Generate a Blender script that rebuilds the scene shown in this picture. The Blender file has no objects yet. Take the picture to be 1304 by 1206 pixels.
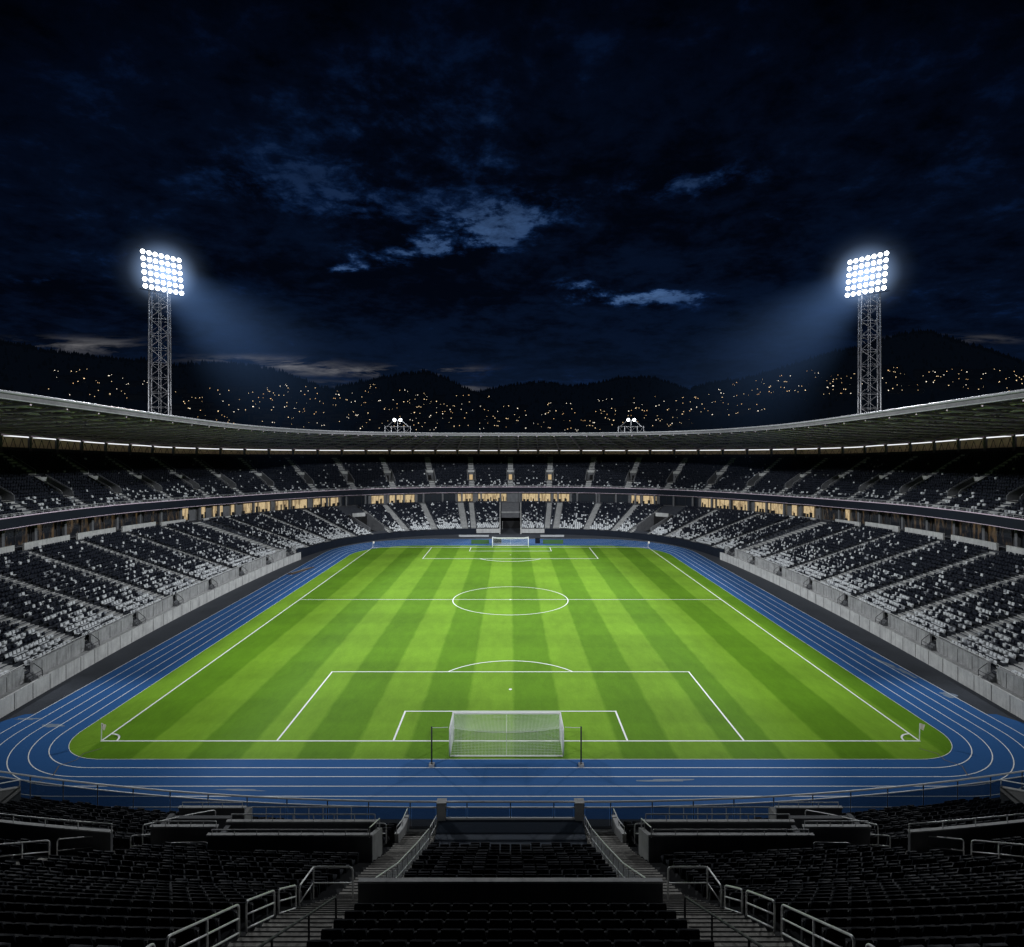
import bpy, math, random
import numpy as np
from mathutils import Vector, Matrix

random.seed(7)
RNG = np.random.default_rng(11)
SC = bpy.context.scene
COL = SC.collection
R = math.radians

# ------------------------------------------------------------------ helpers
def lerp(a, b, t): return a + (b - a) * t
def sstep(a, b, x):
    t = min(1.0, max(0.0, (x - a) / (b - a)))
    return t * t * (3 - 2 * t)

class MB:
    """collects shapes and links them as one mesh object"""
    def __init__(self): self.v = []; self.f = []; self.m = []
    def add(self, vs, fs, m=0):
        o = len(self.v)
        self.v.extend([tuple(p) for p in vs])
        self.f.extend([tuple(i + o for i in f) for f in fs])
        self.m.extend([m] * len(fs))
    def quad(self, a, b, c, d, m=0): self.add([a, b, c, d], [(0, 1, 2, 3)], m)
    def box(self, c, s, ax=(1, 0), m=0):
        ax = Vector((ax[0], ax[1], 0)).normalized(); ay = Vector((-ax.y, ax.x, 0)); c = Vector(c)
        vs = []
        for dz in (-1, 1):
            for dx, dy in ((-1, -1), (1, -1), (1, 1), (-1, 1)):
                vs.append(c + ax * (dx * s[0] / 2) + ay * (dy * s[1] / 2) + Vector((0, 0, dz * s[2] / 2)))
        self.add(vs, [(3, 2, 1, 0), (4, 5, 6, 7), (0, 1, 5, 4), (1, 2, 6, 5), (2, 3, 7, 6), (3, 0, 4, 7)], m)
    def bar(self, a, b, w, h, m=0):
        """box between two points; w horizontal, h vertical-ish"""
        a = Vector(a); b = Vector(b); d = (b - a).normalized()
        side = d.cross(Vector((0, 0, 1)))
        side = side.normalized() if side.length > 1e-4 else Vector((1, 0, 0))
        up = side.cross(d)
        vs = []
        for p in (a, b):
            for i, j in ((-1, -1), (1, -1), (1, 1), (-1, 1)):
                vs.append(p + side * (i * w / 2) + up * (j * h / 2))
        self.add(vs, [(3, 2, 1, 0), (4, 5, 6, 7), (0, 1, 5, 4), (1, 2, 6, 5), (2, 3, 7, 6), (3, 0, 4, 7)], m)
    def tube(self, pts, r, n=8, m=0, cap=True):
        pts = [Vector(p) for p in pts]
        L = len(pts); vs = []; fs = []
        side0 = None
        for i, p in enumerate(pts):
            if i == 0: d = pts[1] - p
            elif i == L - 1: d = p - pts[i - 1]
            else: d = (pts[i + 1] - p).normalized() + (p - pts[i - 1]).normalized()
            d = d.normalized() if d.length > 1e-9 else Vector((0, 0, 1))
            if side0 is None:
                ref = Vector((0, 0, 1)) if abs(d.z) < .9 else Vector((1, 0, 0))
                side = d.cross(ref).normalized()
            else:
                side = (side0 - d * side0.dot(d))
                side = side.normalized() if side.length > 1e-6 else d.orthogonal().normalized()
            side0 = side; up = side.cross(d)
            rr = r[i] if isinstance(r, (list, tuple)) else r
            for k in range(n):
                a = 2 * math.pi * k / n
                vs.append(p + side * (math.cos(a) * rr) + up * (math.sin(a) * rr))
        for i in range(L - 1):
            for k in range(n):
                k2 = (k + 1) % n
                fs.append((i * n + k, i * n + k2, (i + 1) * n + k2, (i + 1) * n + k))
        if cap:
            fs.append(tuple(range(n - 1, -1, -1))); fs.append(tuple(range((L - 1) * n, L * n)))
        self.add(vs, fs, m)
    def grid(self, rows, m=0, skip=None):
        """rows: list of equally long point lists"""
        n = len(rows[0]); vs = [p for r in rows for p in r]; fs = []
        for i in range(len(rows) - 1):
            for j in range(n - 1):
                if skip and skip(i, j): continue
                fs.append((i * n + j, (i + 1) * n + j, (i + 1) * n + j + 1, i * n + j + 1))
        self.add(vs, fs, m)
    def build(self, name, mats, parent=None, smooth=False):
        me = bpy.data.meshes.new(name)
        me.from_pydata([tuple(p) for p in self.v], [], self.f)
        if not isinstance(mats, (list, tuple)): mats = [mats]
        for x in mats: me.materials.append(x)
        if len(mats) > 1: me.polygons.foreach_set('material_index', self.m)
        if smooth: me.polygons.foreach_set('use_smooth', [True] * len(me.polygons))
        me.update()
        o = bpy.data.objects.new(name, me); COL.objects.link(o)
        if parent is not None:
            o.parent = parent
            o.matrix_parent_inverse = Matrix.Translation(parent.location).inverted()
        return o

def tag(o, label=None, cat=None, group=None, kind=None):
    if label: o['label'] = label
    if cat: o['category'] = cat
    if group: o['group'] = group
    if kind: o['kind'] = kind
    return o

def thing(name, label, cat, loc=(0, 0, 0), group=None):
    o = bpy.data.objects.new(name, None); COL.objects.link(o); o.location = loc
    o.empty_display_size = .2
    return tag(o, label, cat, group)

def copy_tree(o, loc=None, scale=None):
    c = o.copy(); COL.objects.link(c)
    if loc is not None: c.location = loc
    for ch in o.children:
        d = ch.copy(); COL.objects.link(d); d.parent = c
        for g in ch.children:
            e = g.copy(); COL.objects.link(e); e.parent = d
    return c

# ------------------------------------------------------------------ materials
class N:
    """tiny node-graph helper"""
    def __init__(self, tree): self.t = tree
    def new(self, typ, **kw):
        n = self.t.nodes.new(typ)
        for k, v in kw.items():
            if k == 'inp':
                for a, b in v.items():
                    if hasattr(b, 'is_linked') or isinstance(b, bpy.types.NodeSocket): self.t.links.new(b, n.inputs[a])
                    else: n.inputs[a].default_value = b
            else: setattr(n, k, v)
        return n
    def math(self, op, a, b=0.0, c=None, clamp=False):
        n = self.t.nodes.new('ShaderNodeMath'); n.operation = op; n.use_clamp = clamp
        for i, x in enumerate((a, b) if c is None else (a, b, c)):
            if isinstance(x, bpy.types.NodeSocket): self.t.links.new(x, n.inputs[i])
            else: n.inputs[i].default_value = x
        return n.outputs[0]
    def mix(self, f, a, b, blend='MIX'):
        n = self.t.nodes.new('ShaderNodeMix'); n.data_type = 'RGBA'; n.blend_type = blend
        for i, x in ((0, f), (6, a), (7, b)):
            if isinstance(x, bpy.types.NodeSocket): self.t.links.new(x, n.inputs[i])
            elif i == 0: n.inputs[0].default_value = x
            else: n.inputs[i].default_value = (*x, 1)
        return n.outputs[2]
    def noise(self, vec, scale, detail=4, rough=.55, dist=0.0):
        n = self.t.nodes.new('ShaderNodeTexNoise'); n.inputs['Scale'].default_value = scale
        n.inputs['Detail'].default_value = detail; n.inputs['Roughness'].default_value = rough
        n.inputs['Distortion'].default_value = dist
        if vec is not None: self.t.links.new(vec, n.inputs['Vector'])
        return n.outputs['Fac']
    def ramp(self, f, stops):
        n = self.t.nodes.new('ShaderNodeValToRGB'); self.t.links.new(f, n.inputs[0])
        e = n.color_ramp.elements
        while len(e) < len(stops): e.new(.5)
        for i, (p, c) in enumerate(stops):
            e[i].position = p; e[i].color = (*c, 1) if len(c) == 3 else c
        return n.outputs[0]
    def maprange(self, f, a, b, c=0.0, d=1.0, smooth=False):
        n = self.t.nodes.new('ShaderNodeMapRange'); n.clamp = True
        if smooth: n.interpolation_type = 'SMOOTHSTEP'
        self.t.links.new(f, n.inputs[0])
        for i, x in enumerate((a, b, c, d)): n.inputs[i + 1].default_value = x
        return n.outputs[0]
    def pos(self): return self.new('ShaderNodeNewGeometry').outputs['Position']
    def scale(self, vec, s):
        n = self.t.nodes.new('ShaderNodeVectorMath'); n.operation = 'MULTIPLY'
        self.t.links.new(vec, n.inputs[0]); n.inputs[1].default_value = s
        return n.outputs[0]
    def bump(self, h, strength, dist=.02):
        n = self.t.nodes.new('ShaderNodeBump'); n.inputs['Strength'].default_value = strength
        n.inputs['Distance'].default_value = dist; self.t.links.new(h, n.inputs['Height'])
        return n.outputs[0]

def mat(name, fn=None, color=(.5, .5, .5), rough=.6, metal=0.0, spec=.5):
    m = bpy.data.materials.new(name); m.use_nodes = True
    t = m.node_tree; g = N(t); b = t.nodes['Principled BSDF']
    b.inputs['Base Color'].default_value = (*color, 1)
    b.inputs['Roughness'].default_value = rough; b.inputs['Metallic'].default_value = metal
    b.inputs['Specular IOR Level'].default_value = spec
    if fn: fn(g, b, t)
    return m

def mottled(name, c1, c2, scale=1.2, rough=.7, metal=0.0, streak=0.0, bump=.15, spec=.4):
    def fn(g, b, t):
        p = g.pos()
        f = g.noise(p, scale, 6, .65)
        f2 = g.noise(p, scale * 9, 3, .6)
        ff = g.math('ADD', g.math('MULTIPLY', f, .75), g.math('MULTIPLY', f2, .25))
        col = g.mix(g.maprange(ff, .32, .68), c1, c2)
        if streak:
            s = g.noise(g.scale(p, (1.6, 1.6, .10)), 2.2, 5, .7)
            col = g.mix(g.math('MULTIPLY', g.maprange(s, .5, .78), streak), col, tuple(x * .3 for x in c1))
        t.links.new(col, b.inputs['Base Color'])
        t.links.new(g.maprange(f, .3, .7, rough - .08, rough + .12), b.inputs['Roughness'])
        if bump: t.links.new(g.bump(f2, bump, .03), b.inputs['Normal'])
    return mat(name, fn, rough=rough, metal=metal, spec=spec)

def emissive(name, color, strength, sampling='NONE'):
    m = bpy.data.materials.new(name); m.use_nodes = True; t = m.node_tree
    t.nodes.remove(t.nodes['Principled BSDF'])
    e = t.nodes.new('ShaderNodeEmission'); e.inputs[0].default_value = (*color, 1); e.inputs[1].default_value = strength
    t.links.new(e.outputs[0], t.nodes['Material Output'].inputs[0])
    m.cycles.emission_sampling = sampling
    return m

M = {}
M['concrete'] = mottled('concrete', (.30, .30, .30), (.48, .48, .47), .8, .8, streak=.65)
M['concrete_mid'] = mottled('weathered_concrete', (.17, .17, .175), (.34, .34, .34), .9, .85, streak=.8)
M['concrete_joint'] = mottled('concrete_joint', (.05, .05, .05), (.08, .08, .08), 2)
M['concrete_dark'] = mottled('concrete_dark', (.07, .072, .08), (.13, .132, .14), .9, .85, streak=.4)
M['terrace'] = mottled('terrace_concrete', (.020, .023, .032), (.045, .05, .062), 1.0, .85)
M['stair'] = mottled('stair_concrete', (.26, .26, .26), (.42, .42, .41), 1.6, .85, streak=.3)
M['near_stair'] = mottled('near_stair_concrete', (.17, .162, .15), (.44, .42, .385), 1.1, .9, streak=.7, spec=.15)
M['near_concrete'] = mottled('near_wall_concrete', (.15, .15, .15), (.27, .27, .265), 1.5, .85, streak=.5, spec=.2)
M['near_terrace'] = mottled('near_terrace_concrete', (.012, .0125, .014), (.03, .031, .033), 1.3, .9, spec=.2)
M['navy'] = mottled('navy_paint', (.0022, .0045, .010), (.005, .009, .018), .6, .6, spec=.2)
M['seat_dark'] = mottled('dark_seat_plastic', (.005, .0068, .012), (.010, .013, .023), 3, .6, bump=0, spec=.15)
M['seat_black'] = mottled('black_seat_plastic', (.0028, .0037, .0062), (.0060, .0076, .0120), 4, .75, bump=0, spec=.08)
M['seat_white'] = mottled('white_seat_plastic', (.40, .42, .44), (.60, .61, .62), 3, .45, bump=0)
M['seat_grey'] = mottled('grey_seat_plastic', (.16, .17, .19), (.3, .31, .33), 3, .4, bump=0)
M['steel'] = mottled('galvanised_steel', (.42, .43, .45), (.6, .6, .61), 5, .38, metal=.6, bump=0)
M['rail'] = mottled('painted_rail_steel', (.5, .5, .5), (.7, .7, .69), 6, .35, metal=.1, bump=0, spec=.6)
M['dark_rail'] = mottled('dark_rail_steel', (.025, .025, .028), (.05, .05, .055), 6, .6, metal=0, bump=0, spec=.15)
M['roof_under'] = mottled('roof_sheet', (.12, .085, .11), (.22, .16, .20), .5, .7, streak=.3)
M['roof_edge'] = mottled('roof_edge_metal', (.30, .30, .32), (.44, .44, .46), .7, .45, metal=.3)
M['pale_board'] = mottled('pale_board_paint', (.32, .33, .35), (.46, .47, .48), 2, .6, bump=0)
M['rim_band'] = mottled('rim_band_metal', (.13, .125, .135), (.22, .21, .225), .8, .5, metal=.2, streak=.4)
M['truss'] = mottled('truss_paint', (.74, .58, .70), (.88, .72, .84), 2, .5, metal=.2)
M['white_paint'] = mottled('white_paint', (.74, .74, .74), (.84, .84, .83), 3, .45, bump=0)
M['line'] = mottled('line_paint', (.78, .80, .78), (.88, .88, .87), 2.5, .7, bump=0)
M['asphalt'] = mottled('asphalt', (.022, .026, .034), (.042, .048, .06), .35, .85)
M['ground'] = mottled('outer_ground', (.02, .022, .02), (.04, .042, .04), .05, .95)
M['tan'] = mottled('tan_wall', (.36, .27, .15), (.5, .38, .22), 1.0, .8, streak=.3)
M['dark_glass'] = mat('dark_glass', None, (.010, .013, .02), .35, 0, .2)
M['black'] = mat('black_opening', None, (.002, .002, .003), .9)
M['hill'] = mottled('forest_hill', (.007, .011, .012), (.017, .025, .024), .012, .95, bump=0)
M['tree'] = mottled('hill_tree_foliage', (.006, .011, .010), (.02, .03, .026), .05, .95, bump=0)
M['house_wall'] = mottled('house_wall', (.05, .048, .044), (.10, .095, .088), .3, .9, bump=0)
M['house_roof'] = mottled('house_roof_tile', (.03, .02, .017), (.05, .035, .03), .4, .9, bump=0)
for k_ in ('hill', 'tree', 'house_wall', 'house_roof'):  # weak blue self-glow paints night haze over hills, trees and houses
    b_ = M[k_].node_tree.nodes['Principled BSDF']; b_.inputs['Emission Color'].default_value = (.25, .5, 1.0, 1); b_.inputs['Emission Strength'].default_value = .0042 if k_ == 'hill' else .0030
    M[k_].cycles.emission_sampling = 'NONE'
M['win_warm'] = emissive('warm_window_light', (1.0, .72, .40), 2.0)
M['win_amber'] = emissive('amber_window_light', (1.0, .60, .27), 1.6)
M['win_white'] = emissive('pale_window_light', (1.0, .88, .70), 2.3)
M['lamp'] = emissive('floodlight_lens', (.90, .95, 1.0), 9.0)
M['strip'] = emissive('roof_strip_tube', (.95, .97, 1.0), 1.1, 'AUTO')
M['door_glow'] = emissive('doorway_glow', (1.0, .72, .38), .55)
M['flag'] = mottled('flag_cloth', (.7, .62, .5), (.85, .8, .7), 6, .8, bump=0)
M['net'] = mat('net_cord', None, (.8, .82, .82), .7)
M['green_board'] = mottled('green_board', (.03, .09, .02), (.05, .13, .03), 2, .6)
M['mat_brown'] = mottled('worn_brown_mat', (.03, .022, .018), (.09, .065, .05), 2, .85)

def lit_room(g, b, t):
    """a lit lounge: cream back wall, lamps and darker doorways"""
    p = g.pos()
    n1 = g.noise(g.scale(p, (1.0, 1.0, .25)), 1.5, 2, .5); n2 = g.noise(p, 3.0, 3, .6)
    f = g.math('MULTIPLY', g.maprange(n1, .38, .52, .42, 1.0, True), g.maprange(n2, .30, .55, .6, 1.0))
    col = g.mix(f, (.16, .08, .028), (1.0, .76, .42))
    b.inputs['Base Color'].default_value = (.02, .02, .02, 1)
    t.links.new(col, b.inputs['Emission Color']); b.inputs['Emission Strength'].default_value = .60
M['lit_room'] = mat('lit_lounge_glass', lit_room, rough=.2); M['lit_room'].cycles.emission_sampling = 'NONE'
def dim_room(g, b, t):
    p = g.pos(); n1 = g.noise(g.scale(p, (1, 1, .3)), 1.1, 3, .6)
    col = g.mix(g.maprange(n1, .5, .68), (.012, .012, .014), (.5, .32, .15))
    b.inputs['Base Color'].default_value = (.012, .014, .018, 1)
    t.links.new(col, b.inputs['Emission Color']); b.inputs['Emission Strength'].default_value = .15
M['dim_room'] = mat('dim_lounge_glass', dim_room, rough=.15); M['dim_room'].cycles.emission_sampling = 'NONE'

def grass(g, b, t):
    p = g.pos(); s = g.new('ShaderNodeSeparateXYZ', inp={0: p}); x = s.outputs[0]; y = s.outputs[1]
    wob = g.math('MULTIPLY', g.math('SUBTRACT', g.noise(g.scale(p, (1, .35, 1)), 1.2, 3), .5), .5)
    xx = g.math('ADD', g.math('DIVIDE', g.math('ADD', g.math('SUBTRACT', x, .3), wob), 4.45), 1000.5)
    fr = g.math('MODULO', xx, 2.0)
    tri = g.math('ABSOLUTE', g.math('SUBTRACT', fr, 1.0))     # 0 centre of one stripe .. 1 centre of other
    st = g.maprange(tri, .46, .54)                            # 0 = light? see mix
    yy = g.math('MODULO', g.math('ADD', g.math('DIVIDE', g.math('ADD', y, g.math('MULTIPLY', wob, 2.0)), 5.4), 1000.0), 2.0)
    band = g.maprange(g.math('ABSOLUTE', g.math('SUBTRACT', yy, 1.0)), .42, .58)
    big = g.noise(p, .05, 3, .5); fine = g.noise(g.scale(p, (3.2, .9, 1)), 2.0, 8, .75); mid = g.noise(g.scale(p, (1.4, .5, 1)), .6, 5, .7)
    inside = g.math('LESS_THAN', g.math('ABSOLUTE', x), 40.0)
    light = g.mix(fine, (.112, .242, .009), (.186, .335, .029))
    dark = g.mix(fine, (.068, .170, .005), (.118, .244, .012))
    col = g.mix(g.math('SUBTRACT', 1.0, st), light, dark)
    v = g.math('ADD', g.maprange(big, .3, .7, .82, 1.12), g.math('ADD', g.maprange(mid, .3, .7, -.11, .11), g.math('MULTIPLY', g.math('SUBTRACT', band, .5), .08)))
    hsv = g.new('ShaderNodeHueSaturation'); t.links.new(col, hsv.inputs['Color']); t.links.new(v, hsv.inputs['Value'])
    t.links.new(hsv.outputs[0], b.inputs['Base Color'])
    b.inputs['Roughness'].default_value = .85; b.inputs['Specular IOR Level'].default_value = .15
    t.links.new(g.bump(fine, .5, .05), b.inputs['Normal'])
M['grass'] = mat('striped_turf', grass)

def track(g, b, t):
    p = g.pos(); f = g.noise(p, .12, 4, .6); f2 = g.noise(p, 6, 6, .7); wear = g.noise(g.scale(p, (1, 1, 1)), .35, 6, .7)
    c = g.mix(f, (.019, .080, .225), (.031, .108, .285))
    c = g.mix(g.math('MULTIPLY', g.maprange(f2, .3, .7), .28), c, (.05, .125, .30))
    c = g.mix(g.math('MULTIPLY', g.maprange(wear, .63, .72), .22), c, (.14, .20, .30))
    t.links.new(c, b.inputs['Base Color'])
    t.links.new(g.maprange(wear, .3, .7, .75, .9), b.inputs['Roughness'])
    t.links.new(g.bump(f2, .35, .02), b.inputs['Normal'])
M['track'] = mat('blue_running_track', track, spec=.07)

def tinted(name, col, alpha, rough=.06):
    m = bpy.data.materials.new(name); m.use_nodes = True; t = m.node_tree
    b = t.nodes['Principled BSDF']; b.inputs['Base Color'].default_value = (*col, 1); b.inputs['Roughness'].default_value = rough
    tr = t.nodes.new('ShaderNodeBsdfTransparent'); tr.inputs[0].default_value = (.75, .82, .9, 1)
    mx = t.nodes.new('ShaderNodeMixShader'); mx.inputs[0].default_value = alpha
    t.links.new(tr.outputs[0], mx.inputs[1]); t.links.new(b.outputs[0], mx.inputs[2])
    t.links.new(mx.outputs[0], t.nodes['Material Output'].inputs[0])
    return m
M['balustrade_glass'] = tinted('smoked_glass', (.02, .028, .04), .68)

# ------------------------------------------------------------------ camera
CAM_Z = 25.2; FPX = 785.0; CX = 650.0; CY = 572.0
cam = bpy.data.cameras.new('camera'); co = bpy.data.objects.new('camera', cam); COL.objects.link(co)
co.location = (0, 0, CAM_Z); co.rotation_euler = (R(90), 0, 0)
cam.sensor_fit = 'HORIZONTAL'; cam.sensor_width = 36.0; cam.lens = 36.0 * FPX / 1304.0
cam.shift_x = (652 - CX) / 1304.0; cam.shift_y = -(603 - CY) / 1304.0
cam.clip_start = .1; cam.clip_end = 20000
SC.camera = co
def px_of(p): return CX + FPX * p[0] / p[1], CY + FPX * (CAM_Z - p[2]) / p[1]

# ------------------------------------------------------------------ ground, pitch, track
mb = MB(); mb.quad((-9000, -3000, -.03), (9000, -3000, -.03), (9000, 15000, -.03), (-9000, 15000, -.03))
tag(mb.build('ground', M['ground']), kind='structure')

def rrect(off, n=20):
    """outline of the infield grown by off, counter-clockwise; tight near corners, wider far ones"""
    hw = 38.3 + off; y0 = 50.1 - off * .97; y1 = 161.2 + off * 1.7
    rn = 5.0 + off; rf = 15.0 + off * 1.2
    pts = []
    for cx, cy, r, a0 in ((-hw + rn, y0 + rn, rn, 180), (hw - rn, y0 + rn, rn, 270), (hw - rf, y1 - rf, rf, 0), (-hw + rf, y1 - rf, rf, 90)):
        for i in range(n + 1):
            a = R(a0 + 90 * i / n); pts.append((cx + r * math.cos(a), cy + r * math.sin(a)))
    return pts
def flat(name, pts, z, m):
    mb = MB(); mb.add([(x, y, z) for x, y in pts], [tuple(range(len(pts)))])
    return mb.build(name, m)
def ring(mb, a, b, z):
    n = len(a)
    mb.add([(x, y, z) for x, y in a] + [(x, y, z) for x, y in b], [(i, n + i, n + (i + 1) % n, (i + 1) % n) for i in range(n)])
mb = MB(); mb.quad((-75, 30, -.012), (75, 30, -.012), (75, 200, -.012), (-75, 200, -.012))
tag(mb.build('stadium_apron', M['asphalt']), kind='structure')
tag(flat('running_track', rrect(6.98), 0.0, M['track']), kind='structure')
mb = MB(); mb.add([(x, y, -.006) for x, y in ((-47, 42), (47, 42), (47.4, 56.5), (46.2, 58.6), (43, 59), (-43, 59), (-46.2, 58.6), (-47.4, 56.5))], [tuple(range(8))])
tag(mb.build('track_apron', M['track']), kind='structure')
tag(flat('pitch', rrect(0), .012, M['grass']), kind='structure')
mb = MB()
for k in range(0, 6):
    o = k * 1.38
    ring(mb, rrect(o + .045), rrect(o - .03) if k else rrect(o), .016 if k == 0 else .012)
tag(mb.build('track_lane_markings', M['line']), kind='structure')

M['wear'] = mottled('worn_track_patch', (.10, .15, .23), (.24, .28, .33), 1.4, .8)
M['scuff'] = mottled('tan_scuff', (.10, .10, .10), (.2, .17, .14), 2, .8)
mb = MB()
for (x_, y_, lx, ly, an) in ((44.0, 73.0, .45, 3.2, 8), (44.6, 69.5, .35, 2.2, 5), (45.0, 63.2, .8, .9, 10), (-41.6, 56.2, 1.3, .35, -4), (-45.2, 57.6, 1.4, .25, 0), (-39.4, 47.0, .9, .25, 6), (12.0, 46.9, 2.4, .22, 1), (-20.0, 45.6, 1.9, .2, -2)):
    n_ = 18; r_ = [random.uniform(.55, 1.15) for _ in range(n_)]
    pt = [(lx * r_[i] * math.cos(6.283 * i / n_), ly * r_[i] * math.sin(6.283 * i / n_)) for i in range(n_)]; c_, s_ = math.cos(R(an)), math.sin(R(an))
    mb.add([(x_ + a * c_ - b * s_, y_ + a * s_ + b * c_, .006) for a, b in pt], [tuple(range(n_))])
tag(mb.build('track_wear_marks', M['wear']), kind='structure')
mb = MB()
for sx in (-1, 1):
    P_ = [(-34.4, 51.9), (-35.3, 51.0), (-35.2, 49.9), (-35.9, 49.0), (-35.3, 47.6), (-35.9, 46.4)]
    for (x0, y0), (x1, y1) in zip(P_[:-1], P_[1:]): mb.bar((sx * x0, y0, .021), (sx * x1, y1, .021), .07, .004)
tag(mb.build('track_seam_marks', M['scuff']), kind='structure')
HW = 35.3; Y0 = 53.2; Y1 = 158.2; YM = 103.2
mb = MB(); Z = .024; LW = .16
def seg(x0, y0, x1, y1, w=LW):
    d = Vector((x1 - x0, y1 - y0)); n = Vector((-d.y, d.x)).normalized() * (w / 2); d = d.normalized() * (w / 2)
    a = Vector((x0, y0)) - d; b = Vector((x1, y1)) + d
    mb.quad((a.x - n.x, a.y - n.y, Z), (b.x - n.x, b.y - n.y, Z), (b.x + n.x, b.y + n.y, Z), (a.x + n.x, a.y + n.y, Z))
def arc(cx, cy, r, a0, a1, n=48, w=LW):
    for i in range(n):
        a = R(lerp(a0, a1, i / n)); b = R(lerp(a0, a1, (i + 1) / n))
        q = [(cx + math.cos(t) * s, cy + math.sin(t) * s, Z) for t, s in ((a, r - w / 2), (a, r + w / 2), (b, r + w / 2), (b, r - w / 2))]
        mb.quad(*q)
def off_z(): 
    global Z; Z += .0021
seg(-HW, Y0, HW, Y0); seg(-HW, Y1, HW, Y1, .3); off_z()
seg(-HW, Y0 + .2, -HW, Y1 - .3); seg(HW, Y0 + .2, HW, Y1 - .3); off_z(); seg(-HW + .1, YM, HW - .1, YM, .15); off_z()
arc(0, YM, 9.6, 0, 360, 96, .15); arc(0, YM, .12, 0, 360, 12, .24); off_z()
for gy, sg in ((Y0, 1), (Y1, -1)):
    w2 = .26 if sg < 0 else LW
    seg(-20.16, gy + sg * .1, -20.16, gy + sg * 16.4); seg(20.16, gy + sg * .1, 20.16, gy + sg * 16.4)
    seg(-10.1, gy + sg * .1, -10.1, gy + sg * 5.9); seg(10.1, gy + sg * .1, 10.1, gy + sg * 5.9); off_z()
    seg(-20.16, gy + sg * 16.5, 20.16, gy + sg * 16.5, w2); seg(-10.1, gy + sg * 6.0, 10.1, gy + sg * 6.0, w2); off_z()
    h = math.degrees(math.acos(5.1 / 8.7))
    a0 = 90 - h if sg > 0 else 270 - h
    arc(0, gy + sg * 11.4, 8.7, a0, a0 + 2 * h, 40, w2); arc(0, gy + sg * 11.4, .09, 0, 360, 12, .18)
    for sx in (-1, 1):
        a = {(1, -1): 0, (1, 1): 90, (-1, -1): 270, (-1, 1): 180}[(sg, sx)]
        arc(sx * HW, gy, 1.3, a, a + 90, 16); 
    off_z()
tag(mb.build('pitch_line_markings', M['line']), kind='structure')

# ------------------------------------------------------------------ goals, net poles, flags
def goal(y, sg, label):
    """sg: direction from the goal line to the net"""
    t = thing('football_goal', label, 'goal', (0, y, 0.0), 'football goals')
    W = 4.62; H = 2.42; D = 2.7
    for s in (-1, 1):
        mb = MB(); mb.tube([(s * W, y, .02), (s * W, y, H)], .085, 10); mb.build('goal_post', M['white_paint'], t, True)
    mb = MB(); mb.tube([(-W - .07, y, H), (W + .07, y, H)], .09, 10); mb.build('crossbar', M['white_paint'], t, True)
    for s in (-1, 1):
        mb = MB()
        mb.tube([(s * W, y, H), (s * (W + .02), y + sg * D, H - .05), (s * (W + .03), y + sg * D, .05)], .065, 8)
        mb.build('side_support', M['white_paint'], t, True)
    mb = MB(); mb.tube([(-W, y + sg * D, .06), (W, y + sg * D, .06)], .06, 8); mb.build('ground_bar', M['white_paint'], t, True)
    # net: top sags, back hangs, sides
    mb = MB(); r = .0072; nx = 80; ny = 18
    def top(u, v):
        sag = .38 * math.sin(math.pi * v) ** .8 * (1 - .3 * (2 * u - 1) ** 2) + .55 * v * (1 - (2 * u - 1) ** 2)
        return (lerp(-W, W, u), y + sg * D * v, H - sag * .75 - .05 * v)
    def back(u, v):
        tp = top(u, 1.0)
        return (tp[0], tp[1] - sg * .25 * math.sin(math.pi * v), lerp(tp[2], .06, v))
    def cords(fn, n, m):
        for i in range(n + 1): mb.tube([fn(i / n, j / 8) for j in range(9)], r, 3, cap=False)
        for j in range(m + 1): mb.tube([fn(i / 16, j / m) for i in range(17)], r, 3, cap=False)
    cords(top, nx, 20); cords(back, nx, ny)
    for s in (-1, 1): cords(lambda u, v, s=s: (s * W, y + sg * D * u, lerp(H - .06 * u, .06, v)), 20, ny)
    mb.tube([top(.5, j / 8) for j in range(9)] + [back(.5, j / 8) for j in range(9)], .02, 4)
    mb.build('net', M['net'], t)
    return t
g_ = goal(Y0, -1, 'white box goal nearest the blue track below the centre stand, net seen from behind')
g_.location.x -= .32
goal(Y1, 1, 'white goal at the far end in front of the dark tunnel')
for sx, side in ((-1, 'left'), (1, 'right')):
    t = thing('net_support_pole', f'slim dark pole on the blue track just {side} of the near goal', 'pole', (sx * 5.95, 49.1, 0), 'net poles beside the near goal')
    mb = MB(); mb.tube([(sx * 5.95, 49.1, 0), (sx * 5.95, 49.1, 3.1)], .06, 8); mb.build('pole', M['dark_rail'], t, True)
    mb = MB(); mb.box((sx * 5.95, 49.1, .07), (.42, .5, .13)); mb.build('base', M['steel'], t)
    mb = MB(); mb.tube([(sx * 5.95, 49.1, 3.02), (sx * 5.4, 49.8, 2.7), (sx * 4.8, 50.5, 2.42)], .022, 5); mb.build('tie_cord', M['net'], t); t.location.x -= .32
for sx, y, lab in ((-1, Y0, 'corner flag at the near left corner of the pitch'), (1, Y0, 'corner flag at the near right corner of the pitch'),
                   (-1, Y1, 'corner flag at the far left corner of the pitch'), (1, Y1, 'corner flag at the far right corner of the pitch')):
    t = thing('corner_flag', lab, 'corner flag', (sx * HW, y, 0), 'corner flags')
    mb = MB(); mb.tube([(sx * HW, y, .02), (sx * HW + .03, y, 1.55)], .035, 6); mb.build('flag_pole', M['white_paint'], t)
    mb = MB()
    rows = [[(sx * HW + .03 + .42 * i / 5 * (1 - .35 * j / 3), y + .06 * math.sin(i * 1.7) - .02 * i, 1.55 - .5 * j / 3 - .12 * (i / 5) ** 2) for j in range(4)] for i in range(6)]
    mb.grid(rows); mb.build('flag', M['flag'], t, True)

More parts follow.
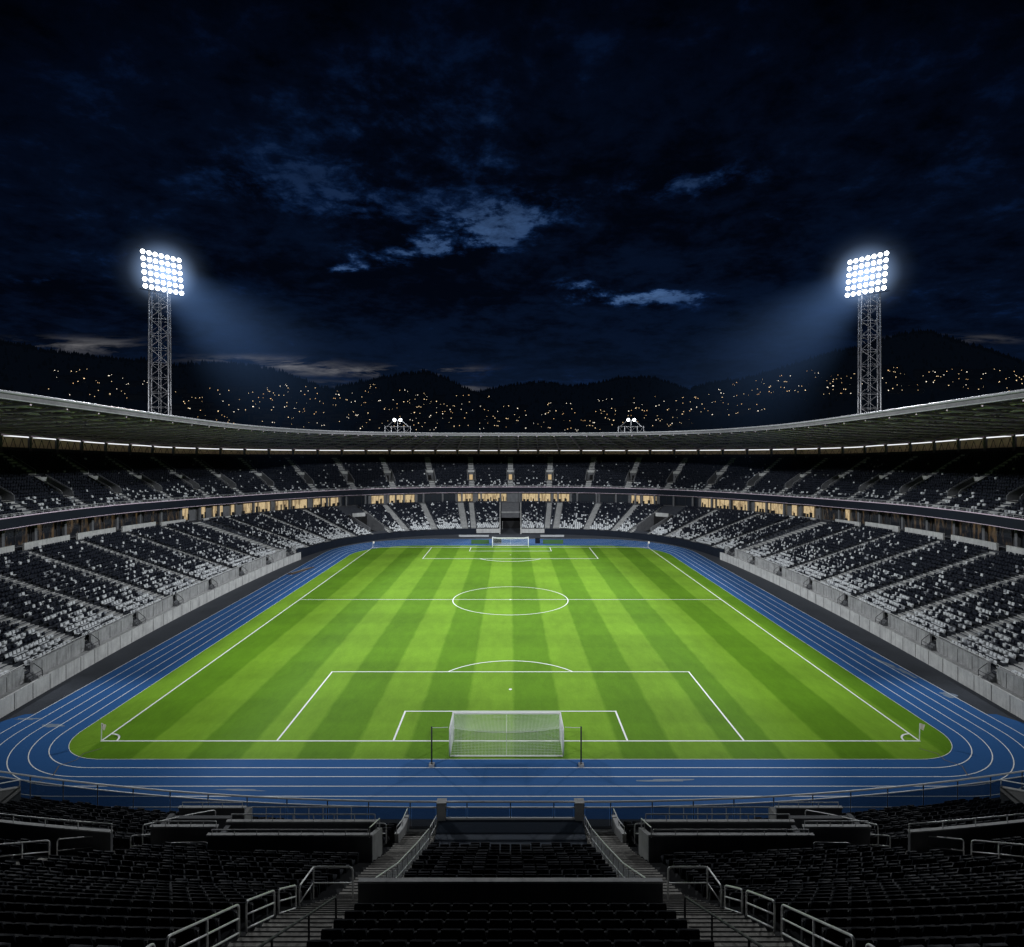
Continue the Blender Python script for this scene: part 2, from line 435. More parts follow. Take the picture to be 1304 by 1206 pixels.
def board(name, label, cat, x0, x1, y, z1, m, group=None, frame=True):
    t = thing(name, label, cat, ((x0 + x1) / 2, y, 0), group)
    mb = MB(); mb.box(((x0 + x1) / 2, y, z1 / 2 + .06), (x1 - x0, .1, z1 - .06)); mb.build('panel', m, t)
    mb = MB(); n = max(2, int((x1 - x0) / 2))
    for i in range(n + 1):
        x = lerp(x0 + .1, x1 - .1, i / n); mb.box((x, y + .3, z1 * .4), (.06, .5, z1 * .7))
    mb.build('support_frame', M['dark_rail'], t)
board('perimeter_board', 'low white board on the far track left of the far goal', 'board', -14.8, -6.2, 176.6, .6, M['pale_board'], 'white boards by the far wall')
board('perimeter_board', 'low white board on the far track right of the far goal', 'board', 8.6, 15.4, 176.6, .6, M['pale_board'], 'white boards by the far wall')
board('practice_screen', 'low green screen behind the far goal line, left of the goal', 'screen', -10.4, -5.7, 163.6, 1.15, M['green_board'], 'green screens behind the far goal')
board('practice_screen', 'low green screen behind the far goal line, right of the goal', 'screen', 8.6, 14.0, 163.6, 1.15, M['green_board'], 'green screens behind the far goal')
board('equipment_screen', 'dark box screen just left behind the far goal', 'screen', -4.6, -2.4, 164.5, 1.5, M['navy'], 'dark screens behind the far goal')
board('equipment_screen', 'dark box screen just right behind the far goal', 'screen', 6.6, 7.9, 164.5, 1.5, M['navy'], 'dark screens behind the far goal')
t = thing('landing_mat', 'dark brown worn mat lying across the left running lanes', 'mat', (-43.2, 127, 0))
mb = MB(); mb.add([(-45.0, 123.8, .02), (-43.6, 123.8, .02), (-41.6, 131.6, .02), (-42.7, 131.6, .02), (-44.8, 124.2, .22), (-43.8, 124.2, .22), (-42.0, 131.2, .16), (-42.6, 131.2, .16)],
                  [(0, 1, 5, 4), (1, 2, 6, 5), (2, 3, 7, 6), (3, 0, 4, 7), (4, 5, 6, 7)])
mb.build('mat_body', M['mat_brown'], t)
mb = MB(); mb.bar((-44.3, 124.6, .235), (-42.4, 130.8, .18), .25, .05); mb.build('mat_strap', M['seat_grey'], t)

# ------------------------------------------------------------------ bowl curve
A_, B_, YC, NE, YS = 47.5, 50.0, 132.0, 2.6, 40.0
def _curve():
    pts = [(-A_, y) for y in np.linspace(YS, YC, 400)]
    for th in np.linspace(0, math.pi, 4001)[1:-1]:
        c, s = math.cos(th), math.sin(th)
        pts.append((-A_ * math.copysign(abs(c) ** (2 / NE), c), YC + B_ * abs(s) ** (2 / NE)))
    pts += [(A_, y) for y in np.linspace(YC, YS, 400)]
    P = np.array(pts); P[:, 0] += np.sign(P[:, 0]) * 2.3 * np.maximum(0, 1 - ((P[:, 1] - 101) / 46) ** 2)
    d = np.r_[0, np.cumsum(np.hypot(*np.diff(P, axis=0).T))]
    s = np.linspace(0, d[-1], 3001)
    X = np.interp(s, d, P[:, 0]); Y = np.interp(s, d, P[:, 1])
    X = (X - X[::-1]) / 2; Y = (Y + Y[::-1]) / 2
    tx = np.gradient(X, s); ty = np.gradient(Y, s)
    k = np.ones(41) / 41                         # smooth the normals so offsets do not kink
    pad = lambda a: np.convolve(np.r_[[a[0]] * 20, a, [a[-1]] * 20], k, 'valid')
    tx, ty = pad(tx), pad(ty); l = np.hypot(tx, ty)
    return s - s[-1] / 2, X, Y, -ty / l, tx / l
CS, CXs, CYs, CNX, CNY = _curve()
LH = CS[-1]; LC = LH - (YC - YS)
def bp(s, u=0.0):
    return np.array((np.interp(s, CS, CXs) + np.interp(s, CS, CNX) * u, np.interp(s, CS, CYs) + np.interp(s, CS, CNY) * u))
def bn(s): return np.array((np.interp(s, CS, CNX), np.interp(s, CS, CNY)))
def bt(s): n = bn(s); return np.array((n[1], -n[0]))
def stretch(s, u): return float(np.hypot(*(bp(s + .2, u) - bp(s - .2, u))) / .4)
def wf(s): return sstep(95, 182, float(np.interp(s, CS, CYs)))
def P3(s, u, z): q = bp(s, u); return (float(q[0]), float(q[1]), float(z))

NL = 22
def lz(s, k): w = wf(s); return lerp(2.2 + .34 * k, 1.25 + .28 * k, w)
def lu(k): return 2.4 + k
NU = 20
def uz(s, k): w = wf(s); return lerp(14.5, 12.0, w) + .52 * k
def uu(k): return 25.7 + .86 * k
def fascia_z(s): w = wf(s); return lerp(13.35, 10.7, w), lerp(15.0, 12.5, w)
def suite_u(s): return lerp(28.0, 25.2, wf(s))
def roof_front(s):
    y = float(np.interp(s, CS, CYs)); w = wf(s)
    return lerp(4.5, 8.0, w), CAM_Z + lerp(5.9, 4.65, sstep(48, 128, y))
def roof_back_z(s): return lerp(28.4, 25.0, wf(s))

TUN = 2.95
END_S = LC - 9.0                       # concrete wall gives way to the dark end wall here (y about 141)
low_aisles = [10.7, 13.3, 21.8, 29.5]
low_voms = [37.0]
low_aisles += [45.5, 55.0]
x = 64.5
while x < LC - 6: low_aisles.append(x); x += 9.5
low_aisles += [LC + (YC - y) for y in (137, 127.5, 116, 104.8, 93.7, 83.4, 73.3, 63.4, 53.5, 44.5)]
low_aisles = [a for a in low_aisles if a < LH - 2]
low_aisles = sorted([-a for a in low_aisles] + low_aisles)
low_voms = [-37.0, 37.0]
# upper aisles: every 13 m along the front of the upper tier
ss = np.linspace(0, LH, 900); arcs = np.r_[0, np.cumsum([np.hypot(*(bp(b, 26) - bp(a, 26))) for a, b in zip(ss[:-1], ss[1:])])]
up_aisles = [float(np.interp(d, arcs, ss)) for d in np.arange(13.0, arcs[-1] - 3, 13.0)]
up_aisles = sorted([-a for a in up_aisles] + [0.0] + up_aisles)

def samples(extra, step=2.2, lo=None, hi=None):
    lo = -LH if lo is None else lo; hi = LH if hi is None else hi
    base = list(np.linspace(lo, hi, int((hi - lo) / step) + 1))
    ex = [e for e in extra if lo < e < hi]
    base = [b for b in base if all(abs(b - e) > .5 for e in ex) or b in (lo, hi)]
    return sorted(base + ex)

# ---- lower stands: left, end, right
def lower_stand(name, label, lo, hi, concrete):
    root = thing(name, label, 'stand', P3((lo + hi) / 2, 12, 0), 'lower grandstands')
    voms = [v for v in low_voms if lo < v < hi]
    edges = [e for v in voms for e in (v - 1.9, v + 1.9)] + ([-TUN, TUN] if lo < 0 < hi else [])
    S = samples(edges, 2.2, lo, hi)
    rows = []
    for s in S:
        r = [P3(s, 1.45, lz(s, 0) - .02)]
        for k in range(NL):
            z = lz(s, k)
            r += [P3(s, lu(k) - .5 if k else 1.46, z), P3(s, lu(k) + .5, z)]
        r += [P3(s, suite_u(s), lz(s, NL))] if False else [P3(s, lu(NL) - .49, lz(s, NL)), P3(s, 29.0, lz(s, NL))]
        rows.append(r)
    def skip(i, j):
        m = (S[i] + S[i + 1]) / 2
        if abs(m) < TUN and j < 2 * 16: return True
        return any(abs(m - v) < 1.9 for v in voms) and 6 <= j <= 27
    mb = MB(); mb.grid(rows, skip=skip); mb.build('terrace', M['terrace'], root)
    # stairways: concrete steps up each gangway
    for a in low_aisles:
        if not lo < a < hi: continue
        mb = MB(); t = bt(a); wdt = 1.9
        if abs(a) in (10.7, 13.3): wdt = 2.0 if abs(a) == 13.3 else 1.5
        for k in range(NL):
            for h in (0, 1):
                z = lz(a, k) + (.5 * (lz(a, k + 1) - lz(a, k)) if h else 0) + .035
                q = bp(a, lu(k) - .25 + .5 * h)
                mb.box((q[0], q[1], z - .14), (wdt, .5, .3), t)
        mb.build('stairway', M['stair'], root)
    # front walls
    if concrete:
        S2 = samples([], 2.6, lo, hi)
        prof = lambda s: [P3(s, 0, -.05), P3(s, 0, 1.66), P3(s, .22, 1.68), P3(s, .24, 1.45), P3(s, 1.2, 1.45)]
        mb = MB(); mb.grid([prof(s) for s in S2])
        for e in (lo, hi):
            p = prof(e); mb.add([p[0], p[1], p[2], p[3], p[4], P3(e, 1.2, -.05)], [(0, 1, 2, 3, 4, 5)])
        for s in np.arange(lo + 1.3, hi, 2.6):        # shutter joints in the cast wall
            q = bp(s, -.012); mb.box((q[0], q[1], .82), (.05, .03, 1.58), bt(s), 1)
        mb.build('front_wall', [M['concrete'], M['concrete_joint']], root)
        cuts = [lo] + [a for a in low_aisles if lo + 1 < a < hi - 1] + [hi]
        for i in range(len(cuts) - 1):
            a = cuts[i] + (.62 if i else 0); b = cuts[i + 1] - (.62 if i < len(cuts) - 2 else 0)
            if b - a < 1: continue
            S3 = list(np.linspace(a, b, max(2, int((b - a) / 2.2) + 1)))
            pr = lambda s: [P3(s, 1.2, 1.4), P3(s, 1.2, 2.98), P3(s, 1.15, 3.0), P3(s, 1.15, 3.12), P3(s, 1.47, 3.12), P3(s, 1.47, 3.0), P3(s, 1.44, 2.98), P3(s, 1.44, 1.4)]
            mb = MB(); mb.grid([pr(s) for s in S3])
            for e in (a, b): mb.add(pr(e), [tuple(range(8))])
            for s in np.arange(a + 1.4, b - .5, 2.4):
                q = bp(s, 1.19); mb.box((q[0], q[1], 2.2), (.05, .03, 1.45), bt(s), 1)
            mb.build('parapet', [M['concrete_mid'], M['concrete_joint']], root)
            mb = MB(); mb.tube([P3(s, 1.3, 3.30) for s in S3], .035, 6)
            for s in np.arange(a + .3, b, 2.2): mb.tube([P3(s, 1.3, 3.1), P3(s, 1.3, 3.3)], .025, 5)
            mb.build('parapet_rail', M['rail'], root)
        for a in cuts[1:-1]:      # access steps from the gangway down to the ledge, with a little gate
            mb = MB()
            for k in range(4):
                q = bp(a, 1.15 - .2 * k); mb.box((q[0], q[1], 1.42 + (.75 - .2 * k) / 2), (1.1, .21, .75 - .2 * k), bt(a))
            mb.build('access_steps', M['concrete_dark'], root)
            g = MB()
            for d in (-.72, .72):
                g.tube([P3(a + d, .3, 1.46), P3(a + d, .3, 2.25), P3(a + d, .55, 2.5), P3(a + d, 1.2, 3.0)], .035, 6)
            g.tube([P3(a - .7, .3, 2.25), P3(a + .7, .3, 2.25)], .03, 6); g.tube([P3(a - .7, .3, 1.85), P3(a + .7, .3, 1.85)], .03, 6)
            g.build('access_gate', M['dark_rail'], root)
    else:
        for a, b in ((lo, -TUN), (TUN, hi)):
            S3 = samples([], 2.2, a, b)
            pr = lambda s: [P3(s, 1.0, -.05), P3(s, 1.0, lz(s, 0) + .42), P3(s, 1.22, lz(s, 0) + .42), P3(s, 1.46, lz(s, 0) - .03)]
            mb = MB(); mb.grid([pr(s) for s in S3]); mb.build('front_wall', M['navy'], root)
            mb = MB(); mb.tube([P3(s, 1.1, lz(s, 0) + .62) for s in S3], .04, 6)
            for s in np.arange(a + .5, b, 2.4): mb.tube([P3(s, 1.1, lz(s, 0) + .4), P3(s, 1.1, lz(s, 0) + .62)], .03, 5)
            mb.build('front_rail', M['dark_rail'], root)
        for sg in (-1, 1):
            mb = MB(); a, b = sg * TUN * 1.02, sg * 10.0
            p, q = bp(a, .82), bp(b, .82); c = (p + q) / 2
            mb.box((c[0], c[1], 1.0), (float(np.hypot(*(q - p))), .16, 1.25), q - p); mb.build('white_front_panel', M['concrete'], root)
            mb = MB()                                    # tunnel cheek wall
            for k in range(0, 20):
                z = lz(0, k) + .75
                u0, u1 = lu(k) - .5 if k else .9, lu(k) + .5
                pa = [P3(sg * TUN, u0, -.05), P3(sg * TUN, u1, -.05), P3(sg * TUN, u1, z + .28), P3(sg * TUN, u0, z)]
                pb = [P3(sg * (TUN + .3), y_, z_) for y_, z_ in ((u0, -.05), (u1, -.05), (u1, z + .28), (u0, z))]
                mb.add(pa + pb, [(0, 1, 2, 3), (7, 6, 5, 4), (3, 2, 6, 7), (0, 3, 7, 4), (1, 5, 6, 2)])
            mb.build('tunnel_wall', M['concrete'], root)
        mb = MB()
        for k in range(9, NL):                           # ribbed wall over the tunnel mouth
            z = lz(0, k) + .12; q = bp(0, lu(k) + .3)
            mb.box((q[0], q[1], z), (2 * TUN - .02, .9, .26), (1, 0))
        mb.build('tunnel_head', M['concrete_dark'], root)
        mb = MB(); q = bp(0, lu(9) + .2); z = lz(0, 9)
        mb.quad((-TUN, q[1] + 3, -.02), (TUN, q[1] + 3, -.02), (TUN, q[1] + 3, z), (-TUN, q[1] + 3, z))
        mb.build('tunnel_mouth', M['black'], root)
        mb = MB(); mb.box((0, q[1] - .2, lz(0, 15)), (2 * TUN, .12, .2)); mb.box((-TUN + .45, q[1] - .5, 1.4), (.12, .12, 2.6)); mb.build('tunnel_lintel', M['concrete'], root)
    for v in voms:                                       # dark mouths halfway up the end stand
        t = bt(v); k0, k1 = 3, 13
        for sg in (-1, 1):
            mb = MB(); ps = []
            s = v + sg * 1.9
            a = [P3(s, lu(k0) - .5, lz(s, k0) - 1.0), P3(s, lu(k1) + .5, lz(s, k0) - 1.0), P3(s, lu(k1) + .5, lz(s, k1) + 1.0), P3(s, lu(k0) - .5, lz(s, k0) + .9)]
            b = [P3(s + sg * .25, *x_) for x_ in ((lu(k0) - .5, lz(s, k0) - 1.0), (lu(k1) + .5, lz(s, k0) - 1.0), (lu(k1) + .5, lz(s, k1) + 1.0), (lu(k0) - .5, lz(s, k0) + .9))]
            mb.add(a + b, [(0, 1, 2, 3), (7, 6, 5, 4), (3, 2, 6, 7), (0, 3, 7, 4), (1, 5, 6, 2)])
            mb.build('vomitory_wall', M['concrete_dark'], root)
            mb = MB()
            for k in range(NL):
                q = bp(v + sg * 2.9, lu(k)); mb.box((q[0], q[1], lz(v, k) - .08), (1.5, 1.0, .3), t)
            mb.build('stairway', M['stair'], root)
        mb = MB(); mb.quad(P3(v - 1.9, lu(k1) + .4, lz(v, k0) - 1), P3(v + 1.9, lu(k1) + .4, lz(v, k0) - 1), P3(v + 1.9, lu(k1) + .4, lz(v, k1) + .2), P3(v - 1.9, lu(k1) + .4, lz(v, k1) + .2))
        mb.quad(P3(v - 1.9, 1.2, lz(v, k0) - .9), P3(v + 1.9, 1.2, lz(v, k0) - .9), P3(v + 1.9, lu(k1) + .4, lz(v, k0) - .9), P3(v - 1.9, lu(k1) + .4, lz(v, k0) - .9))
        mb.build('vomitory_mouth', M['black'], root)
        mb = MB(); q = bp(v, lu(k1) + .2); mb.box((q[0], q[1], lz(v, k1) + .7), (4.2, .3, 1.1), t); mb.build('vomitory_lintel', M['concrete'], root)
    # back parapets with gaps at the gangways
    cuts = [lo] + [a for a in low_aisles if lo < a < hi] + [hi]
    for i in range(len(cuts) - 1):
        a, b = cuts[i], cuts[i + 1]; mid = (a + b) / 2
        if abs(mid) < LC - 22: continue
        if b - a < 3: continue
        S3 = list(np.linspace(a + .9 if i else a, b - .9, 5))
        h = lerp(1.15, .35, sstep(LC + 12, LC - 20, abs(mid)))
        mb = MB()
        pr = lambda s: [P3(s, 24.5, lz(s, NL) - .2), P3(s, 24.5, lz(s, NL) + h), P3(s, 24.85, lz(s, NL) + h), P3(s, 24.85, lz(s, NL) - .2)]
        mb.grid([pr(s) for s in S3])
        for e in (S3[0], S3[-1]): mb.add(pr(e), [(0, 1, 2, 3)])
        mb.build('back_parapet', M['concrete'], root)
    return root
EDGE = END_S
lower_stand('grandstand', 'lower grandstand with grey concrete front wall along the left side of the track', -LH + .1, -EDGE, True)
lower_stand('grandstand', 'lower curved end stand with the dark players tunnel, behind the far goal', -EDGE + .05, EDGE - .05, False)
lower_stand('grandstand', 'lower grandstand with grey concrete front wall along the right side of the track', EDGE, LH - .1, True)

# ---- suite level
root = thing('suite_level', 'band of lit and dark glazed suites between the lower and upper tiers', 'suites', P3(0, 26, 10))
S = samples([], 2.2)
mb = MB(); mb.grid([[P3(s, suite_u(s) + .35, lz(s, NL) - .3), P3(s, suite_u(s) + .35, fascia_z(s)[0] + .3)] for s in S]); mb.build('back_wall', M['concrete_dark'], root)
mb = MB()
for d in np.arange(-arcs[-1] + 2, arcs[-1], 6.5):
    s = math.copysign(float(np.interp(abs(d), arcs, ss)), d); u = suite_u(s) - .25
    if abs(s) > LH - 1: continue
    q = bp(s, u); z0, z1 = lz(s, NL) - .2, fascia_z(s)[0] + .1
    mb.box((q[0], q[1], (z0 + z1) / 2), (.55, .5, z1 - z0), bt(s))
mb.build('columns', M['concrete_dark'], root)['kind'] = 'stuff'
def s_at_px(px):
    lo, hi = (-LH, 0) if px < CX else (0, LH)
    for _ in range(50):
        m = (lo + hi) / 2; q = bp(m, suite_u(m))
        if CX + FPX * q[0] / q[1] < px: lo = m
        else: hi = m
    return (lo + hi) / 2
LIT = [(473, 491), (496, 503), (505, 528), (583, 602), (609, 645), (665, 701), (705, 725), (804, 815), (819, 836),
       (256, 262), (271, 284), (294, 300), (310, 328), (329, 347), (351, 371), (372, 391), (399, 408), (410, 419), (421, 431),
       (893, 911), (913, 932), (933, 952), (961, 981), (982, 1001), (1008, 1015), (1023, 1037), (1043, 1046), (1076, 1082), (232, 240)]
def window(s0, s1, m, label=None):
    n = max(2, int((s1 - s0) / 1.0) + 1)
    S3 = list(np.linspace(s0, s1, n))
    zb = lambda s: lz(s, NL) + .3
    zt = lambda s: fascia_z(s)[0] - .4
    mb = MB(); mb.grid([[P3(s, suite_u(s) + .1, zb(s)), P3(s, suite_u(s) + .1, zt(s))] for s in S3])
    w_ = mb.build('window', m, root)
    if label: w_['label'] = label
    fr = MB()
    fr.tube([P3(s, suite_u(s) + .03, zb(s)) for s in S3], .07, 4); fr.tube([P3(s, suite_u(s) + .03, zt(s)) for s in S3], .07, 4)
    k = max(1, int((s1 - s0) * stretch(s0, 26) / 2.1))
    for i in range(k + 1):
        s = lerp(s0, s1, i / k); fr.tube([P3(s, suite_u(s) + .02, zb(s)), P3(s, suite_u(s) + .02, zt(s))], .06, 4)
    f = fr.build('frame', M['dark_rail'], w_)
    if m is M['lit_room']:
        fu = MB(); n_ = max(3, int((s1 - s0) * stretch(s0, 26) / .9))
        for i in range(n_):
            s = lerp(s0, s1, (i + random.random()) / n_); h_ = random.choice((.7, .8, .9, 1.1, 1.5)) * random.uniform(.9, 1.1); w2 = random.uniform(.25, .5) if h_ > 1.2 else random.uniform(.4, .9)
            if random.random() < .3: continue
            q = bp(s, suite_u(s) + .0); fu.box((q[0], q[1], zb(s) + h_ / 2), (w2, .12, h_), bt(s))
        if fu.f: fu.build('lounge_furniture', M['black'], w_)
spans = []
for a, b in sorted(LIT):
    s0, s1 = s_at_px(a), s_at_px(b); spans.append((s0, s1)); window(s0, s1, M['lit_room'], 'warm lit suite window')
spans.sort()
for (a0, a1), (b0, b1) in zip([(-LH, -LH + .5)] + spans, spans + [(LH - .5, LH)]):
    g0, g1 = a1 + .4, b0 - .4
    n = int((g1 - g0) / 5.2)
    for i in range(n):
        c0 = lerp(g0, g1, i / n) + .25; c1 = lerp(g0, g1, (i + 1) / n) - .25
        if abs((c0 + c1) / 2) < 2.5 or abs(c0) > LH - 22: continue
        window(c0, c1, M['dim_room'] if abs(c0) > LC - 30 else M['dark_glass'])

# ---- upper tier
root = thing('upper_tier', 'dark upper grandstand tier running round the whole stadium under the roof', 'stand', P3(0, 34, 10))
ex = [e for a in up_aisles for e in (a - 1.25 / stretch(a, 31), a + 1.25 / stretch(a, 31))]
S = samples(ex, 2.2); VK0, VK1 = 5, 10
rows = []
for s in S:
    r = []
    for k in range(NU):
        z = uz(s, k); r += [P3(s, uu(k) - .43, z), P3(s, uu(k) + .43, z)]
    r += [P3(s, uu(NU) - .42, uz(s, NU)), P3(s, uu(NU) + 1.2, uz(s, NU)), P3(s, uu(NU) + 1.21, uz(s, NU) + 1.0)]
    rows.append(r)
def skip(i, j):
    m = (S[i] + S[i + 1]) / 2
    return any(abs(m - a) < 1.2 / stretch(a, 31) for a in up_aisles) and 2 * VK0 <= j + 1 <= 2 * VK1 + 1
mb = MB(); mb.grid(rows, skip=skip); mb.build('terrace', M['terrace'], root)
mb = MB(); mb.grid([[P3(s, 30.0, fascia_z(s)[0] + .02), P3(s, 24.72, fascia_z(s)[0]), P3(s, 24.7, fascia_z(s)[1]), P3(s, 24.95, fascia_z(s)[1] + .02), P3(s, 25.0, uz(s, 0)), P3(s, 25.3, uz(s, 0))] for s in S])
mb.build('fascia', M['navy'], root)
mb = MB()
mb.tube([P3(s, 24.72, fascia_z(s)[0] + .02) for s in S], .05, 5); mb.tube([P3(s, 24.69, fascia_z(s)[1]) for s in S], .09, 6)
mb.build('fascia_trim', M['truss'], root)
mb = MB(); mb.tube([P3(s, 24.85, fascia_z(s)[1] + .55) for s in S], .05, 6); mb.tube([P3(s, 24.85, fascia_z(s)[1] + .28) for s in S], .03, 6)
for d in np.arange(-arcs[-1] + 1, arcs[-1], 1.6):
    s = math.copysign(float(np.interp(abs(d), arcs, ss)), d); mb.tube([P3(s, 24.85, fascia_z(s)[1]), P3(s, 24.85, fascia_z(s)[1] + .55)], .03, 5)
mb.build('front_rail', M['steel'], root)
for a in up_aisles:
    t = bt(a); st = stretch(a, 31)
    for ks in (range(0, VK0), range(VK1 + 1, NU)):
        mb = MB()
        for k in ks:
            for h in (0, 1):
                q = bp(a, uu(k) - .215 + .43 * h); mb.box((q[0], q[1], uz(a, k) + .26 * h - .11), (1.8, .43, .3), t)
        mb.build('stairway', M['stair'], root)
    mb = MB(); hw = 1.25 / st
    for sg in (-1, 1):
        s = a + sg * hw; zf = uz(a, VK0) - .3
        pr = [(uu(VK0) - .43, zf), (uu(VK1) + .43, zf), (uu(VK1) + .43, uz(a, VK1) + .95), (uu(VK0) - .1, uz(a, VK0) + .95), (uu(VK0) - .43, uz(a, VK0) + .7)]
        A = [P3(s, *x_) for x_ in pr]; B = [P3(s + sg * .14, *x_) for x_ in pr]
        mb.add(A + B, [(0, 1, 2, 3, 4), (9, 8, 7, 6, 5), (2, 7, 8, 3), (3, 8, 9, 4), (4, 9, 5, 0), (1, 6, 7, 2)])
    mb.build('vomitory_wall', M['concrete_dark'], root)
    mb = MB()
    for sg in (-1, 1):
        s = a + sg * (hw + .07 / st)
        mb.tube([P3(s, uu(VK0) - .3, uz(a, VK0) + .7), P3(s, uu(VK0), uz(a, VK0) + 1.15), P3(s, uu(VK1) + .4, uz(a, VK1) + 1.15)], .035, 5)
        for k in (VK1 + 2, VK1 + 4, VK1 + 6): pass
        s2 = a + .72 / st
    mb.tube([P3(s2, uu(VK1 + 2), uz(a, VK1 + 2)), P3(s2, uu(VK1 + 2), uz(a, VK1 + 2) + .95), P3(s2, uu(NU - 3), uz(a, NU - 3) + .95), P3(s2, uu(NU - 3), uz(a, NU - 3))], .03, 5)
    mb.build('vomitory_rail', M['steel'], root)
    mb = MB(); q = bp(a, uu(VK1) + .2); mb.box((q[0], q[1], uz(a, VK1) + .3), (2.5, .5, .75), t); mb.build('vomitory_lintel', M['stair'], root)
    zf = uz(a, VK0) - .05
    mb = MB(); mb.quad(P3(a - hw, uu(VK0) - .43, zf), P3(a + hw, uu(VK0) - .43, zf), P3(a + hw, uu(VK1) + .4, zf), P3(a - hw, uu(VK1) + .4, zf)); mb.build('vomitory_floor', M['stair'], root)
    mb = MB(); zt = uz(a, VK1) - .05
    mb.quad(P3(a - hw, uu(VK1) + .3, zf), P3(a + hw, uu(VK1) + .3, zf), P3(a + hw, uu(VK1) + .3, zt), P3(a - hw, uu(VK1) + .3, zt))
    mb.build('vomitory_back', M['concrete_dark'], root)
    mb = MB(); dw = .55 / st
    mb.quad(P3(a - dw, uu(VK1) + .25, zf), P3(a + dw, uu(VK1) + .25, zf), P3(a + dw, uu(VK1) + .25, zf + 1.75), P3(a - dw, uu(VK1) + .25, zf + 1.75))
    mb.build('doorway', M['door_glow'] if abs(round(a)) in (0, 23, 22, 24, 9, 10, 11) and abs(a) < 28 else M['black'], root)

# ---- roof
root = thing('stadium_roof', 'grey cantilever roof ring with bright front edge and exposed ribs over the upper tier', 'roof', P3(0, 30, 28))
S = samples([], 2.0)
def roof_pt(s, f, dz=0.0):
    u0, z0 = roof_front(s); u1, z1 = 46.5, roof_back_z(s)
    return P3(s, lerp(u0, u1, f), lerp(z0, z1, f) + .9 * math.sin(math.pi * f) * .6 + dz)
FR = [0, .08, .2, .35, .5, .65, .8, .92, 1]
mb = MB()
mb.grid([[roof_pt(s, f) for f in FR] for s in S]); mb.grid([[roof_pt(s, f, .28) for f in FR] for s in S])
mb.build('roof_deck', M['roof_under'], root)
def rim(s, dx, dz):
    p = P3(s, roof_front(s)[0] + dx, roof_front(s)[1] + dz); return p
mb = MB(); mb.grid([[rim(s, *q) for q in ((.3, -.42), (-.02, -.40), (-.05, .06), (.3, .10))] for s in S]); mb.build('front_fascia', M['rim_band'], root)
mb = MB(); mb.tube([rim(s, -.12, .22) for s in S], .17, 8); mb.build('front_beam', M['roof_edge'], root, True)
mb = MB(); mb.tube([rim(s, .05, -.46) for s in S], .09, 6); mb.build('lower_beam', M['roof_edge'], root, True)
for i, f in enumerate((.10, .24, .40, .56, .72, .88)):
    mb = MB(); mb.tube([roof_pt(s, f, -.38 - .15 * math.sin(math.pi * f)) for s in S], .15, 5); mb.build('purlin', M['truss'], root)
ribs = np.arange(-arcs[-1] + 1.5, arcs[-1], 6.5)
brace = MB()
for d in ribs:
    d += 0.0
    s = math.copysign(float(np.interp(abs(d), arcs, ss)), d)
    mb = MB(); n = 12
    lo_ = [roof_pt(s, lerp(.01, .985, i / n), -.28 - .95 * math.sin(math.pi * min(1, .12 + .88 * i / n))) for i in range(n + 1)]
    up_ = [roof_pt(s, lerp(.01, .985, (i + .5) / n), -.1) for i in range(n)]
    mb.tube(lo_, .19, 5)
    for i in range(n):
        mb.tube([lo_[i], up_[i]], .09, 4, cap=False); mb.tube([up_[i], lo_[i + 1]], .09, 4, cap=False)
    mb.build('rafter', M['truss'], root)
    s1 = math.copysign(float(np.interp(abs(d + 6.5), arcs, ss)), d + 6.5)
    if abs(s1) < LH - .5:
        for f0, f1 in ((.10, .24), (.24, .40), (.40, .56), (.56, .72), (.72, .88)):
            brace.tube([roof_pt(s, f0, -.4), roof_pt((s + s1) / 2, (f0 + f1) / 2, -.55), roof_pt(s1, f1, -.4)], .085, 4, cap=False)
            brace.tube([roof_pt(s1, f0, -.4), roof_pt((s + s1) / 2, (f0 + f1) / 2, -.6), roof_pt(s, f1, -.4)], .085, 4, cap=False)
brace.build('wind_bracing', M['truss'], root)
gal = MB(); gal.grid([[P3(s, 46.2, uz(s, NU) + .3), P3(s, 46.2, roof_back_z(s) + .1)] for s in S]); gal.grid([[P3(s, 43.2, uz(s, NU)), P3(s, 46.2, uz(s, NU))] for s in S])
gal.build('gallery_wall', M['tan'], root)
for i, d in enumerate(ribs):
    s = math.copysign(float(np.interp(abs(d), arcs, ss)), d); q = bp(s, 44.2)
    z0, z1 = uz(s, NU), roof_back_z(s) + .1
    mb = MB(); mb.box((q[0], q[1], (z0 + z1) / 2), (.5, .45, z1 - z0), bt(s))
    mb.build('roof_column', M['concrete_dark'], root)
    if i == len(ribs) - 1: continue
    d1 = ribs[i + 1]; S4 = [math.copysign(float(np.interp(abs(x_), arcs, ss)), x_) for x_ in np.linspace(d + .45, d1 - .45, 4)]
    mb = MB(); mb.grid([[P3(s_, 44.0, roof_back_z(s_) - .42), P3(s_, 44.0, roof_back_z(s_) - .2), P3(s_, 44.3, roof_back_z(s_) - .18)] for s_ in S4])
    mb.build('strip_light', M['strip'], root)
    mb = MB()
    for a_, b_ in ((0, 1), (1, 2), (2, 3)):
        sa, sb = S4[a_], S4[b_]
        mb.tube([P3(sa, 44.6, uz(sa, NU) + .1), P3((sa + sb) / 2, 44.6, roof_back_z(sa) - .7), P3(sb, 44.6, uz(sb, NU) + .1)], .07, 4)
    mb.build('gallery_brace', M['dark_rail'], root)

